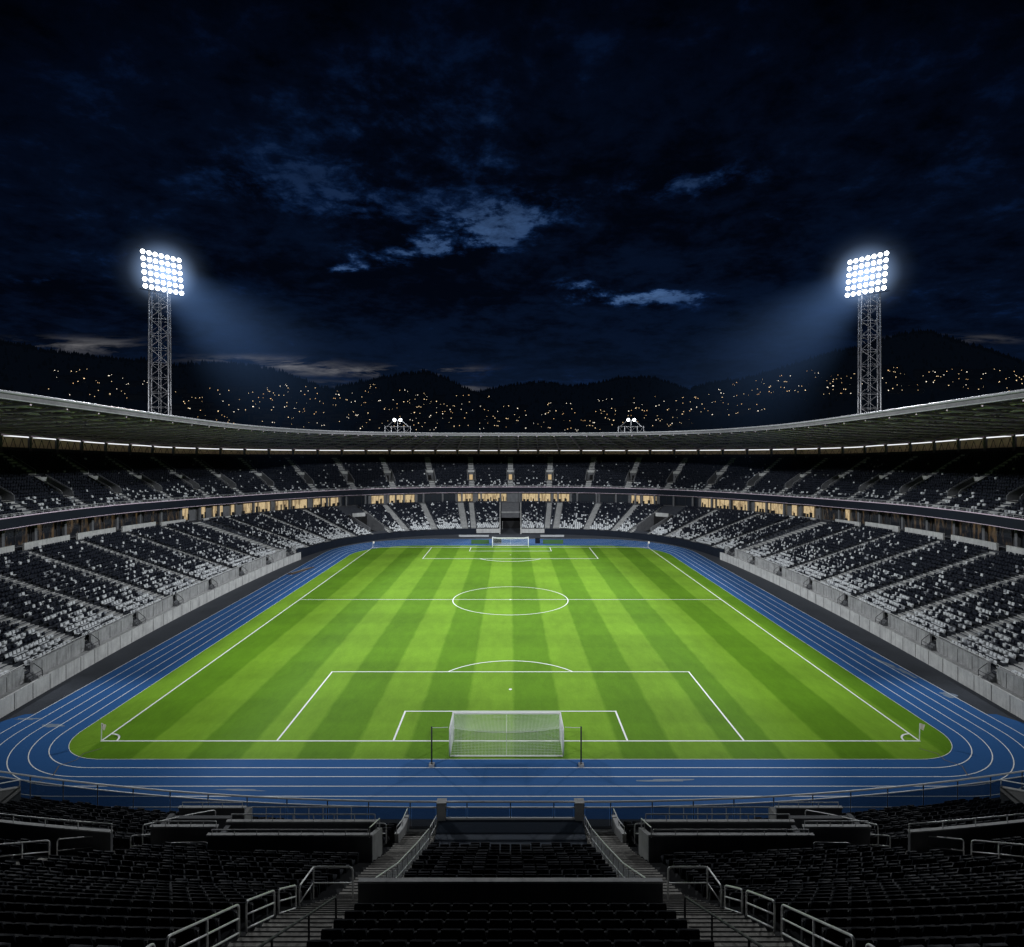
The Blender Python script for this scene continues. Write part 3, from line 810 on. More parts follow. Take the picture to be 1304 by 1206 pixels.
# small floodlight gantries standing on the roof
def roof_gantry(px, label):
    y = 208.0; x = (px - CX) * y / FPX
    t = thing('roof_floodlight', label, 'floodlight', (x, y, 28), 'roof floodlights on the far stand')
    zb, zt = 27.6, CAM_Z + (572 - 535.5) * y / FPX; W = 4.3
    mb = MB()
    for dx in (-W, -W * .5, W * .5, W):
        mb.tube([(x + dx, y, zb), (x + dx, y, zb + 5.4)], .10, 5)
    mb.tube([(x - W, y, zb + 5.2), (x + W, y, zb + 5.2)], .11, 5); mb.tube([(x - W, y, zb + 3.4), (x + W, y, zb + 3.4)], .08, 5)
    for k in range(6):
        a, b = lerp(-W, W, k / 6), lerp(-W, W, (k + 1) / 6); mb.tube([(x + a, y, zb + (3.4 if k % 2 else 5.2)), (x + b, y, zb + (5.2 if k % 2 else 3.4))], .06, 4)
    mb.build('frame', M['steel'], t)
    mb = MB()
    for sg in (-1, 1): mb.tube([(x + sg * W * .85, y, zb + 5.2), (x + sg * 1.3, y, zt), (x, y, zt)], .10, 5)
    mb.tube([(x, y, zb + 2), (x, y, zt)], .10, 5)
    mb.build('headframe', M['steel'], t)
    for dx in (-1.0, 1.0):
        mb = MB(); c = (x + dx, y - .5, zt + .2)
        mb.tube([(c[0], c[1] + .5, c[2] + .1), c], [.25, .55], 12); L = mb.build('lamp', M['steel'], t)
        mb = MB(); mb.tube([(c[0], c[1] - .01, c[2]), (c[0], c[1] - .12, c[2] - .02)], .5, 12); mb.build('lens', M['lamp'], L)
roof_gantry(506.5, 'small gantry with two lit lamps on the far roof, left one')
roof_gantry(803.5, 'small gantry with two lit lamps on the far roof, right one')

# ------------------------------------------------------------------ floodlight towers
def tower(px, py, Y, label):
    x = (px - CX) * Y / FPX; hz = CAM_Z + (CY - py) * Y / FPX
    t = thing('floodlight_tower', label, 'floodlight tower', (x, Y, 0), 'floodlight towers')
    f = Vector((0 - x, 105 - Y, 0)).normalized(); f = Vector((f.x, f.y, 0))
    r = Vector((-f.y, f.x, 0))                     # across the head
    if r.y < 0: r = -r
    a = 2.35; sgx = 1 if x < 0 else -1
    th = R(22) * sgx; e1 = Vector((math.cos(th), math.sin(th), 0)); e2 = Vector((-e1.y, e1.x, 0))
    base = Vector((x, Y, 0)); top = hz - 5.0
    def corner(i, z):
        k = lerp(1.12, .98, z / top); sx, sy = ((-1, -1), (1, -1), (1, 1), (-1, 1))[i]
        return base + e1 * (sx * a * k) + e2 * (sy * a * k) + Vector((0, 0, z))
    for i in range(4):
        mb = MB(); mb.tube([corner(i, 0), corner(i, top / 2), corner(i, top + 1.0)], .24, 8); mb.build('leg', M['steel'], t, True)
    mb = MB(); n = 17
    for j in range(n):
        z0, z1 = top * j / n, top * (j + 1) / n
        for i in range(4):
            k = (i + 1) % 4
            mb.tube([corner(i, z1), corner(k, z1)], .09, 5, cap=False)
            if (i + j) % 2: mb.tube([corner(i, z0), corner(k, z1)], .10, 5, cap=False)
            else: mb.tube([corner(k, z0), corner(i, z1)], .10, 5, cap=False)
            m = (corner(i, (z0 + z1) / 2) + corner(k, (z0 + z1) / 2)) / 2
            mb.tube([corner(i, z1), m, corner(i, z0)], .06, 4, cap=False)
    mb.build('lattice_bracing', M['steel'], t)
    mb = MB(); lad = base + Vector((0, 0, 0))
    for d in (-.28, .28): mb.tube([lad + e1 * d, lad + e1 * d + Vector((0, 0, top))], .05, 4)
    for z in np.arange(1, top, 1.2): mb.tube([lad + e1 * -.28 + Vector((0, 0, z)), lad + e1 * .28 + Vector((0, 0, z))], .03, 4, cap=False)
    mb.build('ladder', M['steel'], t)
    # head: 7 x 6 lamps on a tilted frame
    tilt = R(9); up = Vector((0, 0, 1)) * math.cos(tilt) - f * math.sin(tilt); out = f * math.cos(tilt) + Vector((0, 0, -1)) * math.sin(tilt)
    up = (Vector((0, 0, 1)) * math.cos(tilt) + f * -math.sin(tilt)); 
    c = Vector((x, Y, hz)) + f * 1.6
    W, H = 9.9, 9.9
    at = lambda i, j, d=0.0: c + r * (W * (i / 6 - .5)) + up * (H * (j / 5 - .5)) + out * d
    mb = MB()
    for j in range(6): mb.tube([at(-.35, j, -.75), at(6.35, j, -.75)], .10, 5)
    for i in range(7): mb.tube([at(i, -.4, -.9), at(i, 5.4, -.9)], .10, 5)
    for i in (1.6, 4.4):
        mb.tube([at(i, 0, -.95), base + Vector((0, 0, top - 2)) + r * (i - 3) * .6], .14, 5)
        mb.tube([at(i, 4.5, -.95), base + Vector((0, 0, top + .9)) + r * (i - 3) * .6], .14, 5)
    mb.build('head_frame', M['steel'], t)
    mb = MB()
    for j in (-.5, 5.5): mb.bar(at(-.5, j, -1.5), at(6.5, j, -1.5), .8, .08)
    mb.build('service_walkway', M['dark_rail'], t)
    for j in range(6):
        for i in range(7):
            p = at(i, j); lamp = MB()
            lamp.tube([p - out * .7, p - out * .3, p], [.28, .52, .64], 12); L = lamp.build('lamp', M['steel'], t)
            le = MB(); le.tube([p + out * .004, p + out * .16, p + out * .22], [.62, .5, .18], 12); le.build('lens', M['lamp'], L)
    return t, c, out, f
TL = tower(203.5, 348.5, 175.0, 'tall lattice floodlight tower rising behind the roof on the left')
TR = tower(1107, 351, 175.0, 'tall lattice floodlight tower rising behind the roof on the right')

def spot(loc, target, power, size_deg, blend, radius, col=(.92, .96, 1.0)):
    l = bpy.data.lights.new('floodlight_and_fill_spot', 'SPOT'); l.energy = power; l.spot_size = R(size_deg); l.spot_blend = blend
    l.shadow_soft_size = radius; l.color = col
    o = bpy.data.objects.new('floodlight_and_fill_spot', l); COL.objects.link(o); o.location = loc
    o.rotation_euler = (Vector(target) - Vector(loc)).to_track_quat('-Z', 'Y').to_euler()
    return o
for (t, c, out, f), sx in ((TL, -1), (TR, 1)):
    spot(c + out * 2.2, (-sx * 14, 104, 0), .40e6, 74, .32, 4.0)
    spot(c + out * 2.2, (-sx * 62, 80, 4), .36e6, 44, 1.0, 4.0)
    # added fill spots behind the camera, no towers built; they brighten the far half
    spot((sx * 78, -12, 92), (-sx * 26, 188, 4), 1.0e6, 70, 1.0, 4.0)

# emission volumes painting scattered light along the beams and bloom round the lamp heads
def beam_haze(c, f, target, label, L=95.0, half=R(13)):
    d = (Vector(target) - c).normalized()
    mb = MB(); n = 28; rings = []
    r0 = 4.2
    for k in range(2):
        z = k * L; rr = r0 + math.tan(half) * z
        rings.append([(rr * math.cos(2 * math.pi * i / n), rr * math.sin(2 * math.pi * i / n), z) for i in range(n)])
    mb.add(rings[0] + rings[1], [(i, (i + 1) % n, n + (i + 1) % n, n + i) for i in range(n)] + [tuple(range(n - 1, -1, -1)), tuple(range(n, 2 * n))])
    o = mb.build('beam_haze', HAZE)
    o.location = c + d * 1.0; o.rotation_euler = d.to_track_quat('Z', 'Y').to_euler()
    tag(o, label, 'light haze', 'haze in the floodlight beams', 'stuff')
    return o
def vol_mat(name, fn):
    m = bpy.data.materials.new(name); m.use_nodes = True; t = m.node_tree; t.nodes.remove(t.nodes['Principled BSDF'])
    g = N(t); e = t.nodes.new('ShaderNodeEmission'); fn(g, e, t)
    t.links.new(e.outputs[0], t.nodes['Material Output'].inputs['Volume'])
    m.cycles.emission_sampling = 'NONE'
    return m
def haze_fn(g, e, t):  # cone emits its own falloff in place of light scattered by mist
    tc = g.new('ShaderNodeTexCoord').outputs['Object']; s = g.new('ShaderNodeSeparateXYZ', inp={0: tc})
    x, y, z = s.outputs
    r = g.math('SQRT', g.math('ADD', g.math('MULTIPLY', x, x), g.math('MULTIPLY', y, y)))
    R_ = g.math('ADD', g.math('MULTIPLY', z, math.tan(R(13))), 4.2)
    q = g.math('DIVIDE', r, R_)
    rad = g.math('POWER', g.math('MAXIMUM', g.math('SUBTRACT', 1.0, g.math('MULTIPLY', q, q)), 0.0), 1.6)
    fall = g.math('POWER', g.math('MAXIMUM', g.math('SUBTRACT', 1.0, g.math('DIVIDE', z, 95.0)), 0.0), 1.5)
    inv = g.math('DIVIDE', 9.0, g.math('ADD', g.math('MULTIPLY', z, .55), 7.0))
    nz = g.maprange(g.noise(g.scale(tc, (1, 1, .35)), .05, 3, .6), .25, .75, .75, 1.2)
    v = g.math('MULTIPLY', g.math('MULTIPLY', rad, fall), g.math('MULTIPLY', inv, nz))
    t.links.new(g.math('MULTIPLY', v, .0205), e.inputs[1]); e.inputs[0].default_value = (.23, .46, 1.0, 1)
HAZE = vol_mat('self_glow_mist', haze_fn)
def halo_fn(g, e, t):  # self-emitting sphere that paints the bloom round the lamps
    tc = g.new('ShaderNodeTexCoord').outputs['Object']; s = g.new('ShaderNodeVectorMath', operation='LENGTH', inp={0: tc}).outputs['Value']
    v = g.math('POWER', g.math('MAXIMUM', g.math('SUBTRACT', 1.0, g.math('DIVIDE', s, 16.0)), 0.0), 3.6)
    v = g.math('ADD', v, g.math('MULTIPLY', g.math('POWER', g.math('MAXIMUM', g.math('SUBTRACT', 1.0, g.math('DIVIDE', s, 9.4)), 0.0), 1.5), 1.5))
    t.links.new(g.math('MULTIPLY', v, .050), e.inputs[1]); e.inputs[0].default_value = (.42, .62, 1.0, 1)
HALO = vol_mat('painted_lamp_bloom', halo_fn)
for (t, c, out, f), side in ((TL, 'left'), (TR, 'right')):
    sx = -1 if side == 'left' else 1
    beam_haze(c, f, (sx * -5, 100, 0), f'bluish self-glowing mist below the lamps of the {side} floodlight tower')
    mb = MB(); n = 16
    rows = [[(16 * math.sin(math.pi * i / n) * math.cos(2 * math.pi * j / 24), 16 * math.sin(math.pi * i / n) * math.sin(2 * math.pi * j / 24), 16 * math.cos(math.pi * i / n)) for j in range(25)] for i in range(n + 1)]
    mb.grid(rows); o = mb.build('lamp_bloom', HALO); o.location = c + out * .5
    tag(o, f'glow volume painting bloom around the lamp head of the {side} tower', 'light haze', 'painted bloom round the lamp heads', 'stuff')

# ------------------------------------------------------------------ near stand
def yf(X): return 37.0 + max(0.0, abs(X) - 4.0) ** 2 / 250.0
FV = [(0.0, 2.45), (1.0, 2.6), (6.6, 4.95), (10, 6.7), (15.7, 9.35), (21.2, 12.8), (27.5, 16.2)]
def fz(v): return float(np.interp(v, [a for a, b in FV], [b for a, b in FV]))
def vk(k): return 1.0 + .92 * k
NK = 28
def G(X, v, z): return (X, yf(X) - v, z)
def xa2(v): return -16.6 - .65 * (v - 8)          # centre of the slanting left gangway
near = thing('near_stand', 'dark near stand in the foreground with terraces, gangways and low walls', 'stand', (0, 25, 0))
XS = sorted(set(list(np.arange(-52, 53, 1.5)) + [-4.3, 4.3, -6.2, 6.2]))
rows = []
for X in XS:
    r = [G(X, 0.05, .0), G(X, 0.05, 2.45)]
    for k in range(NK):
        r += [G(X, vk(k) - .60 if k else .06, fz(vk(k))), G(X, vk(k) + .32, fz(vk(k)))]
    rows.append(r)
def skip(i, j):
    m = (XS[i] + XS[i + 1]) / 2
    return abs(m) < 4.3 and j < 13
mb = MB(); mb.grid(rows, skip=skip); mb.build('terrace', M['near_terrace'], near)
mb = MB()
mb.quad((-4.3, 37, 3.05), (4.3, 37, 3.05), (4.3, 30.9, 3.05), (-4.3, 30.9, 3.05)); mb.quad((-4.3, 37, 0), (4.3, 37, 0), (4.3, 37, 3.05), (-4.3, 37, 3.05))
mb.quad((-4.3, 30.95, 3.05), (4.3, 30.95, 3.05), (4.3, 30.95, fz(vk(6))), (-4.3, 30.95, fz(vk(6))))
mb.build('front_platform', mottled('platform_cover', (.012, .022, .04), (.022, .036, .06), .9, .75), near)
for sg in (-1, 1):
    mb = MB()
    for k in range(NK):
        for h in (0, 1):
            v = vk(k) - .37 + .46 * h; z = fz(vk(k)) + (.5 * (fz(vk(k + 1)) - fz(vk(k))) if h else 0) + .03
            mb.box((sg * 5.25, 37.0 - v, z - .15), (1.86, .46, .3)); mb.box((sg * 5.25, 37.0 - v + .222, z + .004), (1.84, .016, .012), m=1)
    mb.build('stairway', [M['near_stair'], M['near_terrace']], near)
    mb = MB()
    for k in range(6, 18):
        for h in (0, 1):
            v = vk(k) - .37 + .46 * h; X = sg * -xa2(v); z = fz(vk(k)) + (.5 * (fz(vk(k + 1)) - fz(vk(k))) if h else 0) + .03
            mb.box((X, yf(X) - v, z - .15), (1.4, .46, .3), (1, sg * .1))
    mb.build('stairway', M['near_stair'], near)

def wall(name, label, pts, z0, z1, th, m, cat='wall', cap=None, group=None, railing=0.0, rail_mat=None):
    """low wall along pts (x, y); z0/z1 numbers or per-point lists"""
    c = pts[len(pts) // 2]
    zb = z0 if isinstance(z0, list) else [z0] * len(pts); zt = z1 if isinstance(z1, list) else [z1] * len(pts)
    t = thing(name, label, cat, (c[0], c[1], min(zb)), group)
    a = []; b = []
    for i, p in enumerate(pts):
        d = Vector(pts[min(i + 1, len(pts) - 1)]) - Vector(pts[max(i - 1, 0)]); n = Vector((-d.y, d.x)).normalized() * (th / 2)
        a.append(Vector(p) + n); b.append(Vector(p) - n)
    mb = MB(); mb.grid([[(q.x, q.y, l), (q.x, q.y, h), (s.x, s.y, h), (s.x, s.y, l)] for q, s, l, h in zip(a, b, zb, zt)])
    for e in (0, -1): mb.add([(a[e].x, a[e].y, zb[e]), (a[e].x, a[e].y, zt[e]), (b[e].x, b[e].y, zt[e]), (b[e].x, b[e].y, zb[e])], [(0, 1, 2, 3)])
    mb.build('wall_body', m, t)
    mb = MB()
    for i in range(len(pts) - 1): mb.bar((*pts[i], zt[i] + .035), (*pts[i + 1], zt[i + 1] + .035), th + .04, .06)
    mb.build('coping', cap or M['concrete'], t)
    if railing:
        rm = rail_mat or M['rail']
        mb = MB(); mb.tube([(p[0], p[1], z + .07 + railing) for p, z in zip(pts, zt)], .03, 7)
        mb.build('top_rail', rm, t, True)
        L = sum((Vector(pts[i + 1]) - Vector(pts[i])).length for i in range(len(pts) - 1)); n = max(1, int(L / 1.6))
        for k in range(n + 1):
            f = k / n * (len(pts) - 1); i = min(int(f), len(pts) - 2); q = f - i
            p = [lerp(pts[i][j], pts[i + 1][j], q) for j in (0, 1)]; z = lerp(zt[i], zt[i + 1], q)
            mb = MB(); mb.tube([(*p, z), (*p, z + .07 + railing)], .022, 6); mb.build('post', rm, t)
    return t

def rounded(path, r=.14, n=4):
    path = [Vector(p) for p in path]; out = [path[0]]
    for i in range(1, len(path) - 1):
        a, b, c = path[i - 1], path[i], path[i + 1]
        k = min(r, (a - b).length * .45, (c - b).length * .45)
        p, q = b + (a - b).normalized() * k, b + (c - b).normalized() * k
        for j in range(n + 1):
            t = j / n; out.append(p * (1 - t) ** 2 + b * (2 * t * (1 - t)) + q * t * t)
    return out + [path[-1]]
def rail(label, pts, h=1.02, mids=(.52,), r=.027, m=None, group='gangway railings', every=1.6, infill=False):
    """tubular guard rail standing on the floor line pts; ends turn down into the floor"""
    m = m or M['rail']
    pts = [Vector(p) for p in pts]; up = Vector((0, 0, 1))
    t = thing('handrail', label, 'railing', pts[0], group)
    mb = MB(); mb.tube(rounded([pts[0]] + [p + up * h for p in pts] + [pts[-1]]), r, 8); mb.build('top_rail', m, t, True)
    for k in mids:
        mb = MB(); mb.tube([p + up * (h * k) for p in pts], r * .8, 7); mb.build('mid_rail', m, t, True)
    for i in range(len(pts) - 1):
        L = (pts[i + 1] - pts[i]).length; n = max(1, int(round(L / every)))
        for k in range(n + 1):
            if (k == 0 and i == 0) or (k == n and i == len(pts) - 2) or (k == n): continue
            p = pts[i].lerp(pts[i + 1], k / n); mb = MB(); mb.tube([p, p + up * h], r * .9, 7); mb.build('post', m, t, True)
        if infill:
            a, b = pts[i], pts[i + 1]; mb = MB()
            for k in range(n):
                p, q = a.lerp(b, (k + .06) / n), a.lerp(b, (k + .94) / n)
                mb.quad(p + up * .1, q + up * .1, q + up * (h - .12), p + up * (h - .12))
            mb.build('mesh_panel', M['mesh_panel'], t)
    return t
M['mesh_panel'] = tinted('grey_mesh', (.30, .30, .30), .45, .6)

SIDE = {-1: 'left', 1: 'right'}
def fl(X, Y): return fz(yf(X) - Y)
for sg in (-1, 1):
    sd = SIDE[sg]
    m_ = lambda X: X * -sg      # mirror: X given for the left side (negative)
    pp = lambda X, Y, dz=0.0: (m_(X), Y, fl(X, Y) + dz)
    # gangway 1, outer side
    rail(f'lowest tubular rail beside the {sd} centre gangway, at the bottom picture edge', [pp(-6.3, 8.9), pp(-6.3, 10.9)], mids=(.35, .68))
    rail(f'long tubular rail beside the {sd} centre gangway, second from the bottom', [pp(-6.3, 11.3), pp(-6.3, 14.3)], mids=(.35, .68))
    rail(f'medium tubular rail beside the {sd} centre gangway, third from the bottom', [pp(-6.3, 14.7), pp(-6.3, 16.45)], mids=(.35, .68), every=3)
    rail(f'short tubular rail beside the {sd} centre gangway, fourth from the bottom', [pp(-6.3, 16.75), pp(-6.3, 18.1)], mids=(.35, .68), every=3)
    z = fl(-6.3, 18.4) + .1
    rail(f'cranked tubular rail turning across the {sd} centre gangway at its landing', [(m_(-6.3), 18.4, z - .15), (m_(-6.25), 19.55, z - .35), (m_(-5.0), 19.55, z - .35)], mids=(.5,), every=3)
    # centre-block rails
    rail(f'long sloping rail with grey mesh panels along the {sd} edge of the middle seat block', [pp(-4.36, 33.0), pp(-4.36, 28.4), pp(-4.36, 23.8), pp(-4.36, 18.6)], mids=(.5,), every=1.15, infill=True)
    rail(f'short front rail between the {sd} concrete pillar and the sloping mesh rail', [pp(-4.36, 36.5), pp(-4.36, 33.4)], mids=(.5,), every=1.0)
    rail(f'dark sloping handrail along the {sd} edge of the upper centre seats at the bottom', [pp(-4.5, 15.9, -.1), pp(-4.5, 9.5, -.1)], mids=(), m=M['dark_rail'], every=2.2)
    # boxes
    z0 = 5.4
    T = thing('viewing_box', f'long low concrete viewing box with rails beside the {sd} centre gangway', 'viewing box', (m_(-10), 29, z0), 'concrete viewing boxes')
    def bx(nm, x0, x1, y0, y1, za, zb_, mm, T=T):
        mb = MB(); mb.box((m_((x0 + x1) / 2), (y0 + y1) / 2, (za + zb_) / 2), (abs(x1 - x0), y1 - y0, zb_ - za)); return mb.build(nm, mm, T)
    bx('back_wall', -13.8, -6.3, 28.09, 28.2, z0, 7.55, M['concrete_dark']); bx('wall_coping', -13.85, -6.28, 28.06, 28.24, 7.553, 7.63, M['concrete'])
    bx('front_wall', -13.8, -6.55, 30.02, 30.15, z0 - .8, 7.0, M['concrete_dark']); bx('wall_coping', -13.85, -6.5, 29.99, 30.18, 7.003, 7.08, M['concrete'])
    mb = MB(); pr = [(28.25, z0 - .8), (30.3, z0 - 1.2), (30.3, 6.6), (28.25, 7.5)]
    A = [(m_(-6.54), *q) for q in pr]; B = [(m_(-6.3), *q) for q in pr]
    mb.add(A + B, [(0, 1, 2, 3), (7, 6, 5, 4), (3, 2, 6, 7), (1, 5, 6, 2), (0, 3, 7, 4)]); mb.build('end_wall', M['near_concrete'], T); bx('end_wall', -13.78, -13.55, 28.21, 29.89, z0, 7.0, M['concrete_dark'])
    bx('floor', -13.54, -6.55, 28.21, 29.88, 6.2, 6.35, M['near_stair'])
    mb = MB()
    for (xa, xb, yy, zz, hh) in ((-13.6, -6.5, 28.1, 7.63, .22), (-13.6, -6.6, 30.05, 7.08, .32), (-13.0, -8.0, 31.0, 6.3, .9)):
        mb.tube([(m_(xa), yy, zz + hh), (m_(xb), yy, zz + hh)], .03, 7)
        for k in range(8): mb.tube([(m_(lerp(xa, xb, k / 7)), yy, zz - .02), (m_(lerp(xa, xb, k / 7)), yy, zz + hh)], .02, 5)
    mb.tube([(m_(-6.42), 28.1, 7.5), (m_(-6.42), 28.1, 7.95), (m_(-6.42), 30.2, 7.1), (m_(-6.42), 30.2, 6.5)], .03, 7)
    mb.build('box_rail', M['rail'], T)
    T2 = thing('viewing_box', f'small dark concrete box at the outer end of the {sd} long viewing box', 'viewing box', (m_(-15.3), 29.5, z0), 'concrete viewing boxes')
    bx('back_wall', -17.0, -13.9, 29.13, 29.25, z0, 7.3, M['concrete_dark'], T2); bx('wall_coping', -17.05, -13.86, 29.1, 29.29, 7.303, 7.38, M['concrete'], T2)
    bx('end_wall', -17.0, -16.78, 29.26, 30.8, z0 - .4, 7.0, M['concrete_dark'], T2); bx('front_wall', -16.77, -13.9, 30.55, 30.8, z0 - .6, 6.9, M['concrete_dark'], T2)
    bx('floor', -16.77, -13.9, 29.26, 30.54, 6.0, 6.2, M['near_stair'], T2)
    mb = MB(); mb.tube([(m_(-16.9), 29.12, 7.62), (m_(-13.9), 29.12, 7.62)], .03, 7)
    for k in range(6): mb.tube([(m_(lerp(-16.9, -13.9, k / 5)), 29.12, 7.36), (m_(lerp(-16.9, -13.9, k / 5)), 29.12, 7.62)], .02, 5)
    mb.build('box_rail', M['rail'], T2)
    T3 = thing('viewing_box', f'grey box by the {sd} front glass rail with a rail on top', 'viewing box', (m_(-16.4), 34, 3), 'concrete viewing boxes')
    bx('back_wall', -18.3, -14.7, 34.03, 34.15, 3.0, 5.35, M['concrete_dark'], T3); bx('wall_coping', -18.35, -14.66, 34.0, 34.19, 5.353, 5.43, M['concrete'], T3)
    bx('end_wall', -14.95, -14.7, 34.16, 35.0, 2.8, 4.9, M['near_concrete'], T3); bx('end_wall', -18.3, -18.05, 34.16, 35.0, 2.8, 4.9, M['concrete_dark'], T3)
    mb = MB(); mb.tube([(m_(-18.1), 34.02, 5.7), (m_(-14.8), 34.02, 5.7)], .03, 7)
    for k in range(4): mb.tube([(m_(lerp(-18.1, -14.8, k / 3)), 34.02, 5.4), (m_(lerp(-18.1, -14.8, k / 3)), 34.02, 5.7)], .02, 5)
    mb.build('box_rail', M['rail'], T3)
    # rail by the gangway front and low side wall
    wall('gangway_wall', f'short concrete side wall of the {sd} centre gangway near the front glass rail', [(m_(-6.1), 36.5), (m_(-6.1), 34.8), (m_(-6.1), 33.0)], [2.3, 2.6, 3.0], [3.5, 3.85, 4.55], .2, M['near_concrete'], group='gangway side walls', railing=.35)
    rail(f'level rail in front of the {sd} long viewing box', [(m_(-8.6), 31.5, 5.05), (m_(-6.35), 31.5, 5.05)], mids=(.5,))
    # gangway 2
    g2 = lambda v, dx=0.0, dz=0.0: (m_(xa2(v) + dx), yf(xa2(v) + dx) - v, fz(v) + dz)
    rail(f'tubular rail section of the {sd} slanting gangway, cut off by the picture edge', [g2(13.6, -.8), g2(15.2, -.8)])
    rail(f'long tubular rail section with a middle post on the {sd} slanting gangway', [g2(11.6, -.8), g2(13.3, -.8)], every=1.1)
    rail(f'short tubular rail section at the end of the {sd} curved wall', [g2(10.1, -.8), g2(11.35, -.8)], every=3)
    rail(f'small hoop rail at the head of the {sd} slanting gangway', [g2(8.3, -.2), g2(9.2, -.2)], every=3)
    rail(f'long sloping rail beside the small {sd} concrete box', [(m_(-17.3), 29.0, 6.5), (m_(-16.2), 31.4, 5.6), (m_(-15.6), 32.6, 5.1)], every=1.6)
    rail(f'low rail along the first steps below the small {sd} concrete box', [(m_(-15.5), 28.1, 6.75), (m_(-13.9), 28.3, 6.65)], h=.5, mids=())
    # curved cross wall
    pts = []
    for X in np.linspace(-17.9, -36, 13): pts.append((m_(X), yf(X) - 10.1))
    wall('cross_wall', f'long curved low wall with a rail on top crossing the {sd} seats', pts, 6.0, 8.0, .14, M['concrete_dark'], group='curved cross walls', railing=.3)
    wall('divider_wall', f'grey panelled divider wall by the {sd} picture edge near the front glass rail', [(m_(-31.2), 39.2), (m_(-32.4), 36.6), (m_(-33.8), 33.6)], [1.8, 2.6, 3.9], [3.7, 4.5, 5.6], .22, M['near_concrete'], group='divider walls', railing=.4)
    rail(f'low rail behind the {sd} divider wall at the picture edge', [(m_(-34), 33.5, 5.0), (m_(-29.5), 32.6, 4.9), (m_(-28.8), 33.6, 4.6)], h=.95)
wall('centre_parapet', 'broad dark wall with grey coping between the middle and bottom centre seat blocks', [(-4.3, 17.45), (0, 17.45), (4.3, 17.45)], 10.2, 12.95, .12, M['concrete_dark'])
for sg in (-1, 1):
    t = thing('concrete_pillar', f'squat concrete pillar at the {SIDE[sg]} end of the centre glass rail', 'pillar', (sg * 4.12, 36.95, 2.4), 'front rail pillars')
    mb = MB(); mb.box((sg * 4.12, 36.95, 3.2), (.5, .45, 1.7)); mb.build('shaft', M['concrete'], t)
    mb = MB(); mb.box((sg * 4.12, 36.95, 4.09), (.58, .53, .08)); mb.build('cap', M['concrete'], t)
# glass balustrades
def balustrade(label, xs, zb, zt=4.1):
    y = lambda X: yf(X) - .12
    t = thing('glass_balustrade', label, 'balustrade', (xs[len(xs) // 2], y(xs[len(xs) // 2]), zb), 'front glass rails')
    mb = MB(); mb.tube([(X, y(X), zt) for X in xs], .055, 8); mb.build('top_rail', M['white_paint'], t, True)
    mb = MB(); mb.tube([(X, y(X), zt - .34) for X in xs], .038, 6); mb.build('mid_rail', M['white_paint'], t, True)
    mb = MB()
    for a, b in zip(xs[:-1], xs[1:]): mb.bar((a, y(a), zb + .06), (b, y(b), zb + .06), .14, .1)
    mb.build('bottom_rail', M['white_paint'], t)
    n = len(xs)
    for i in range(0, n):
        X = xs[i]; mb = MB(); mb.tube([(X, y(X), zb - .1), (X, y(X), zt)], .035, 6); mb.build('post', M['dark_rail'], t)
        if i < n - 1:
            a, b = xs[i] + .06, xs[i + 1] - .06
            if xs[i + 1] < xs[i]: a, b = xs[i] - .06, xs[i + 1] + .06
            mb = MB(); mb.quad((a, y(a), zb + .12), (b, y(b), zb + .12), (b, y(b), zt - .38), (a, y(a), zt - .38)); mb.build('glass_panel', M['balustrade_glass'], t)
balustrade('straight glass rail across the centre between the two concrete pillars', [-3.85, -2.6, 0.0, 2.6, 3.85], 3.05)
balustrade('curved smoked glass rail along the front of the left near stand', [-4.4, -6.0] + [-6.0 - 2.5 * k for k in range(1, 14)], 2.45)
balustrade('curved smoked glass rail along the front of the right near stand', [4.4, 6.0] + [6.0 + 2.5 * k for k in range(1, 14)], 2.45)

# ------------------------------------------------------------------ seats
# positions in the near stand: (x, y, z floor, yaw, block, row, index)
near_seats = []
def ok_near(X, v):
    ax = -abs(X); Y = yf(X) - v
    if abs(X) < 4.35:
        if v < 6.3 or 16.0 < v < 20.9: return False
        return abs(X) < 4.05
    if abs(X) < 6.55: return False
    if abs(ax - xa2(v)) < 1.45 and v > 6.0: return False
    if -14.0 < ax < -6.2 and 27.3 < Y < 31.3: return False
    if -17.4 < ax < -13.7 and 28.4 < Y < 31.1: return False
    if -18.7 < ax < -14.3 and 33.3 < Y < 35.9: return False
    if ax < xa2(v) and 9.2 < v < 10.9: return False
    if ax < -30 and 32 < Y: return False
    return True
for k in range(NK):
    v = vk(k)
    xs = [(-3.75 + .5 * i) for i in range(16)] + [s * (6.85 + .52 * i) for s in (-1, 1) for i in range(56)]
    for X in xs:
        if not ok_near(X, v): continue
        Y = yf(X) - v
        if Y < 8.5 or abs(X) / Y > .92: continue
        dy = 2 * max(0, abs(X) - 4) / 250 * (1 if X > 0 else -1)
        near_seats.append((X, Y, fz(v), math.atan2(dy, 1.0), k))
def in_frame(s):
    px, py = px_of((s[0], s[1], s[2] + .6)); return -12 < px < 1316 and py < 1218
def dist(s): return math.sqrt(s[0] ** 2 + s[1] ** 2 + (s[2] - CAM_Z) ** 2)
vis = sorted([s for s in near_seats if in_frame(s)], key=dist)
indiv = vis[:300]; iset = set(indiv); rest_near = [s for s in near_seats if s not in iset]

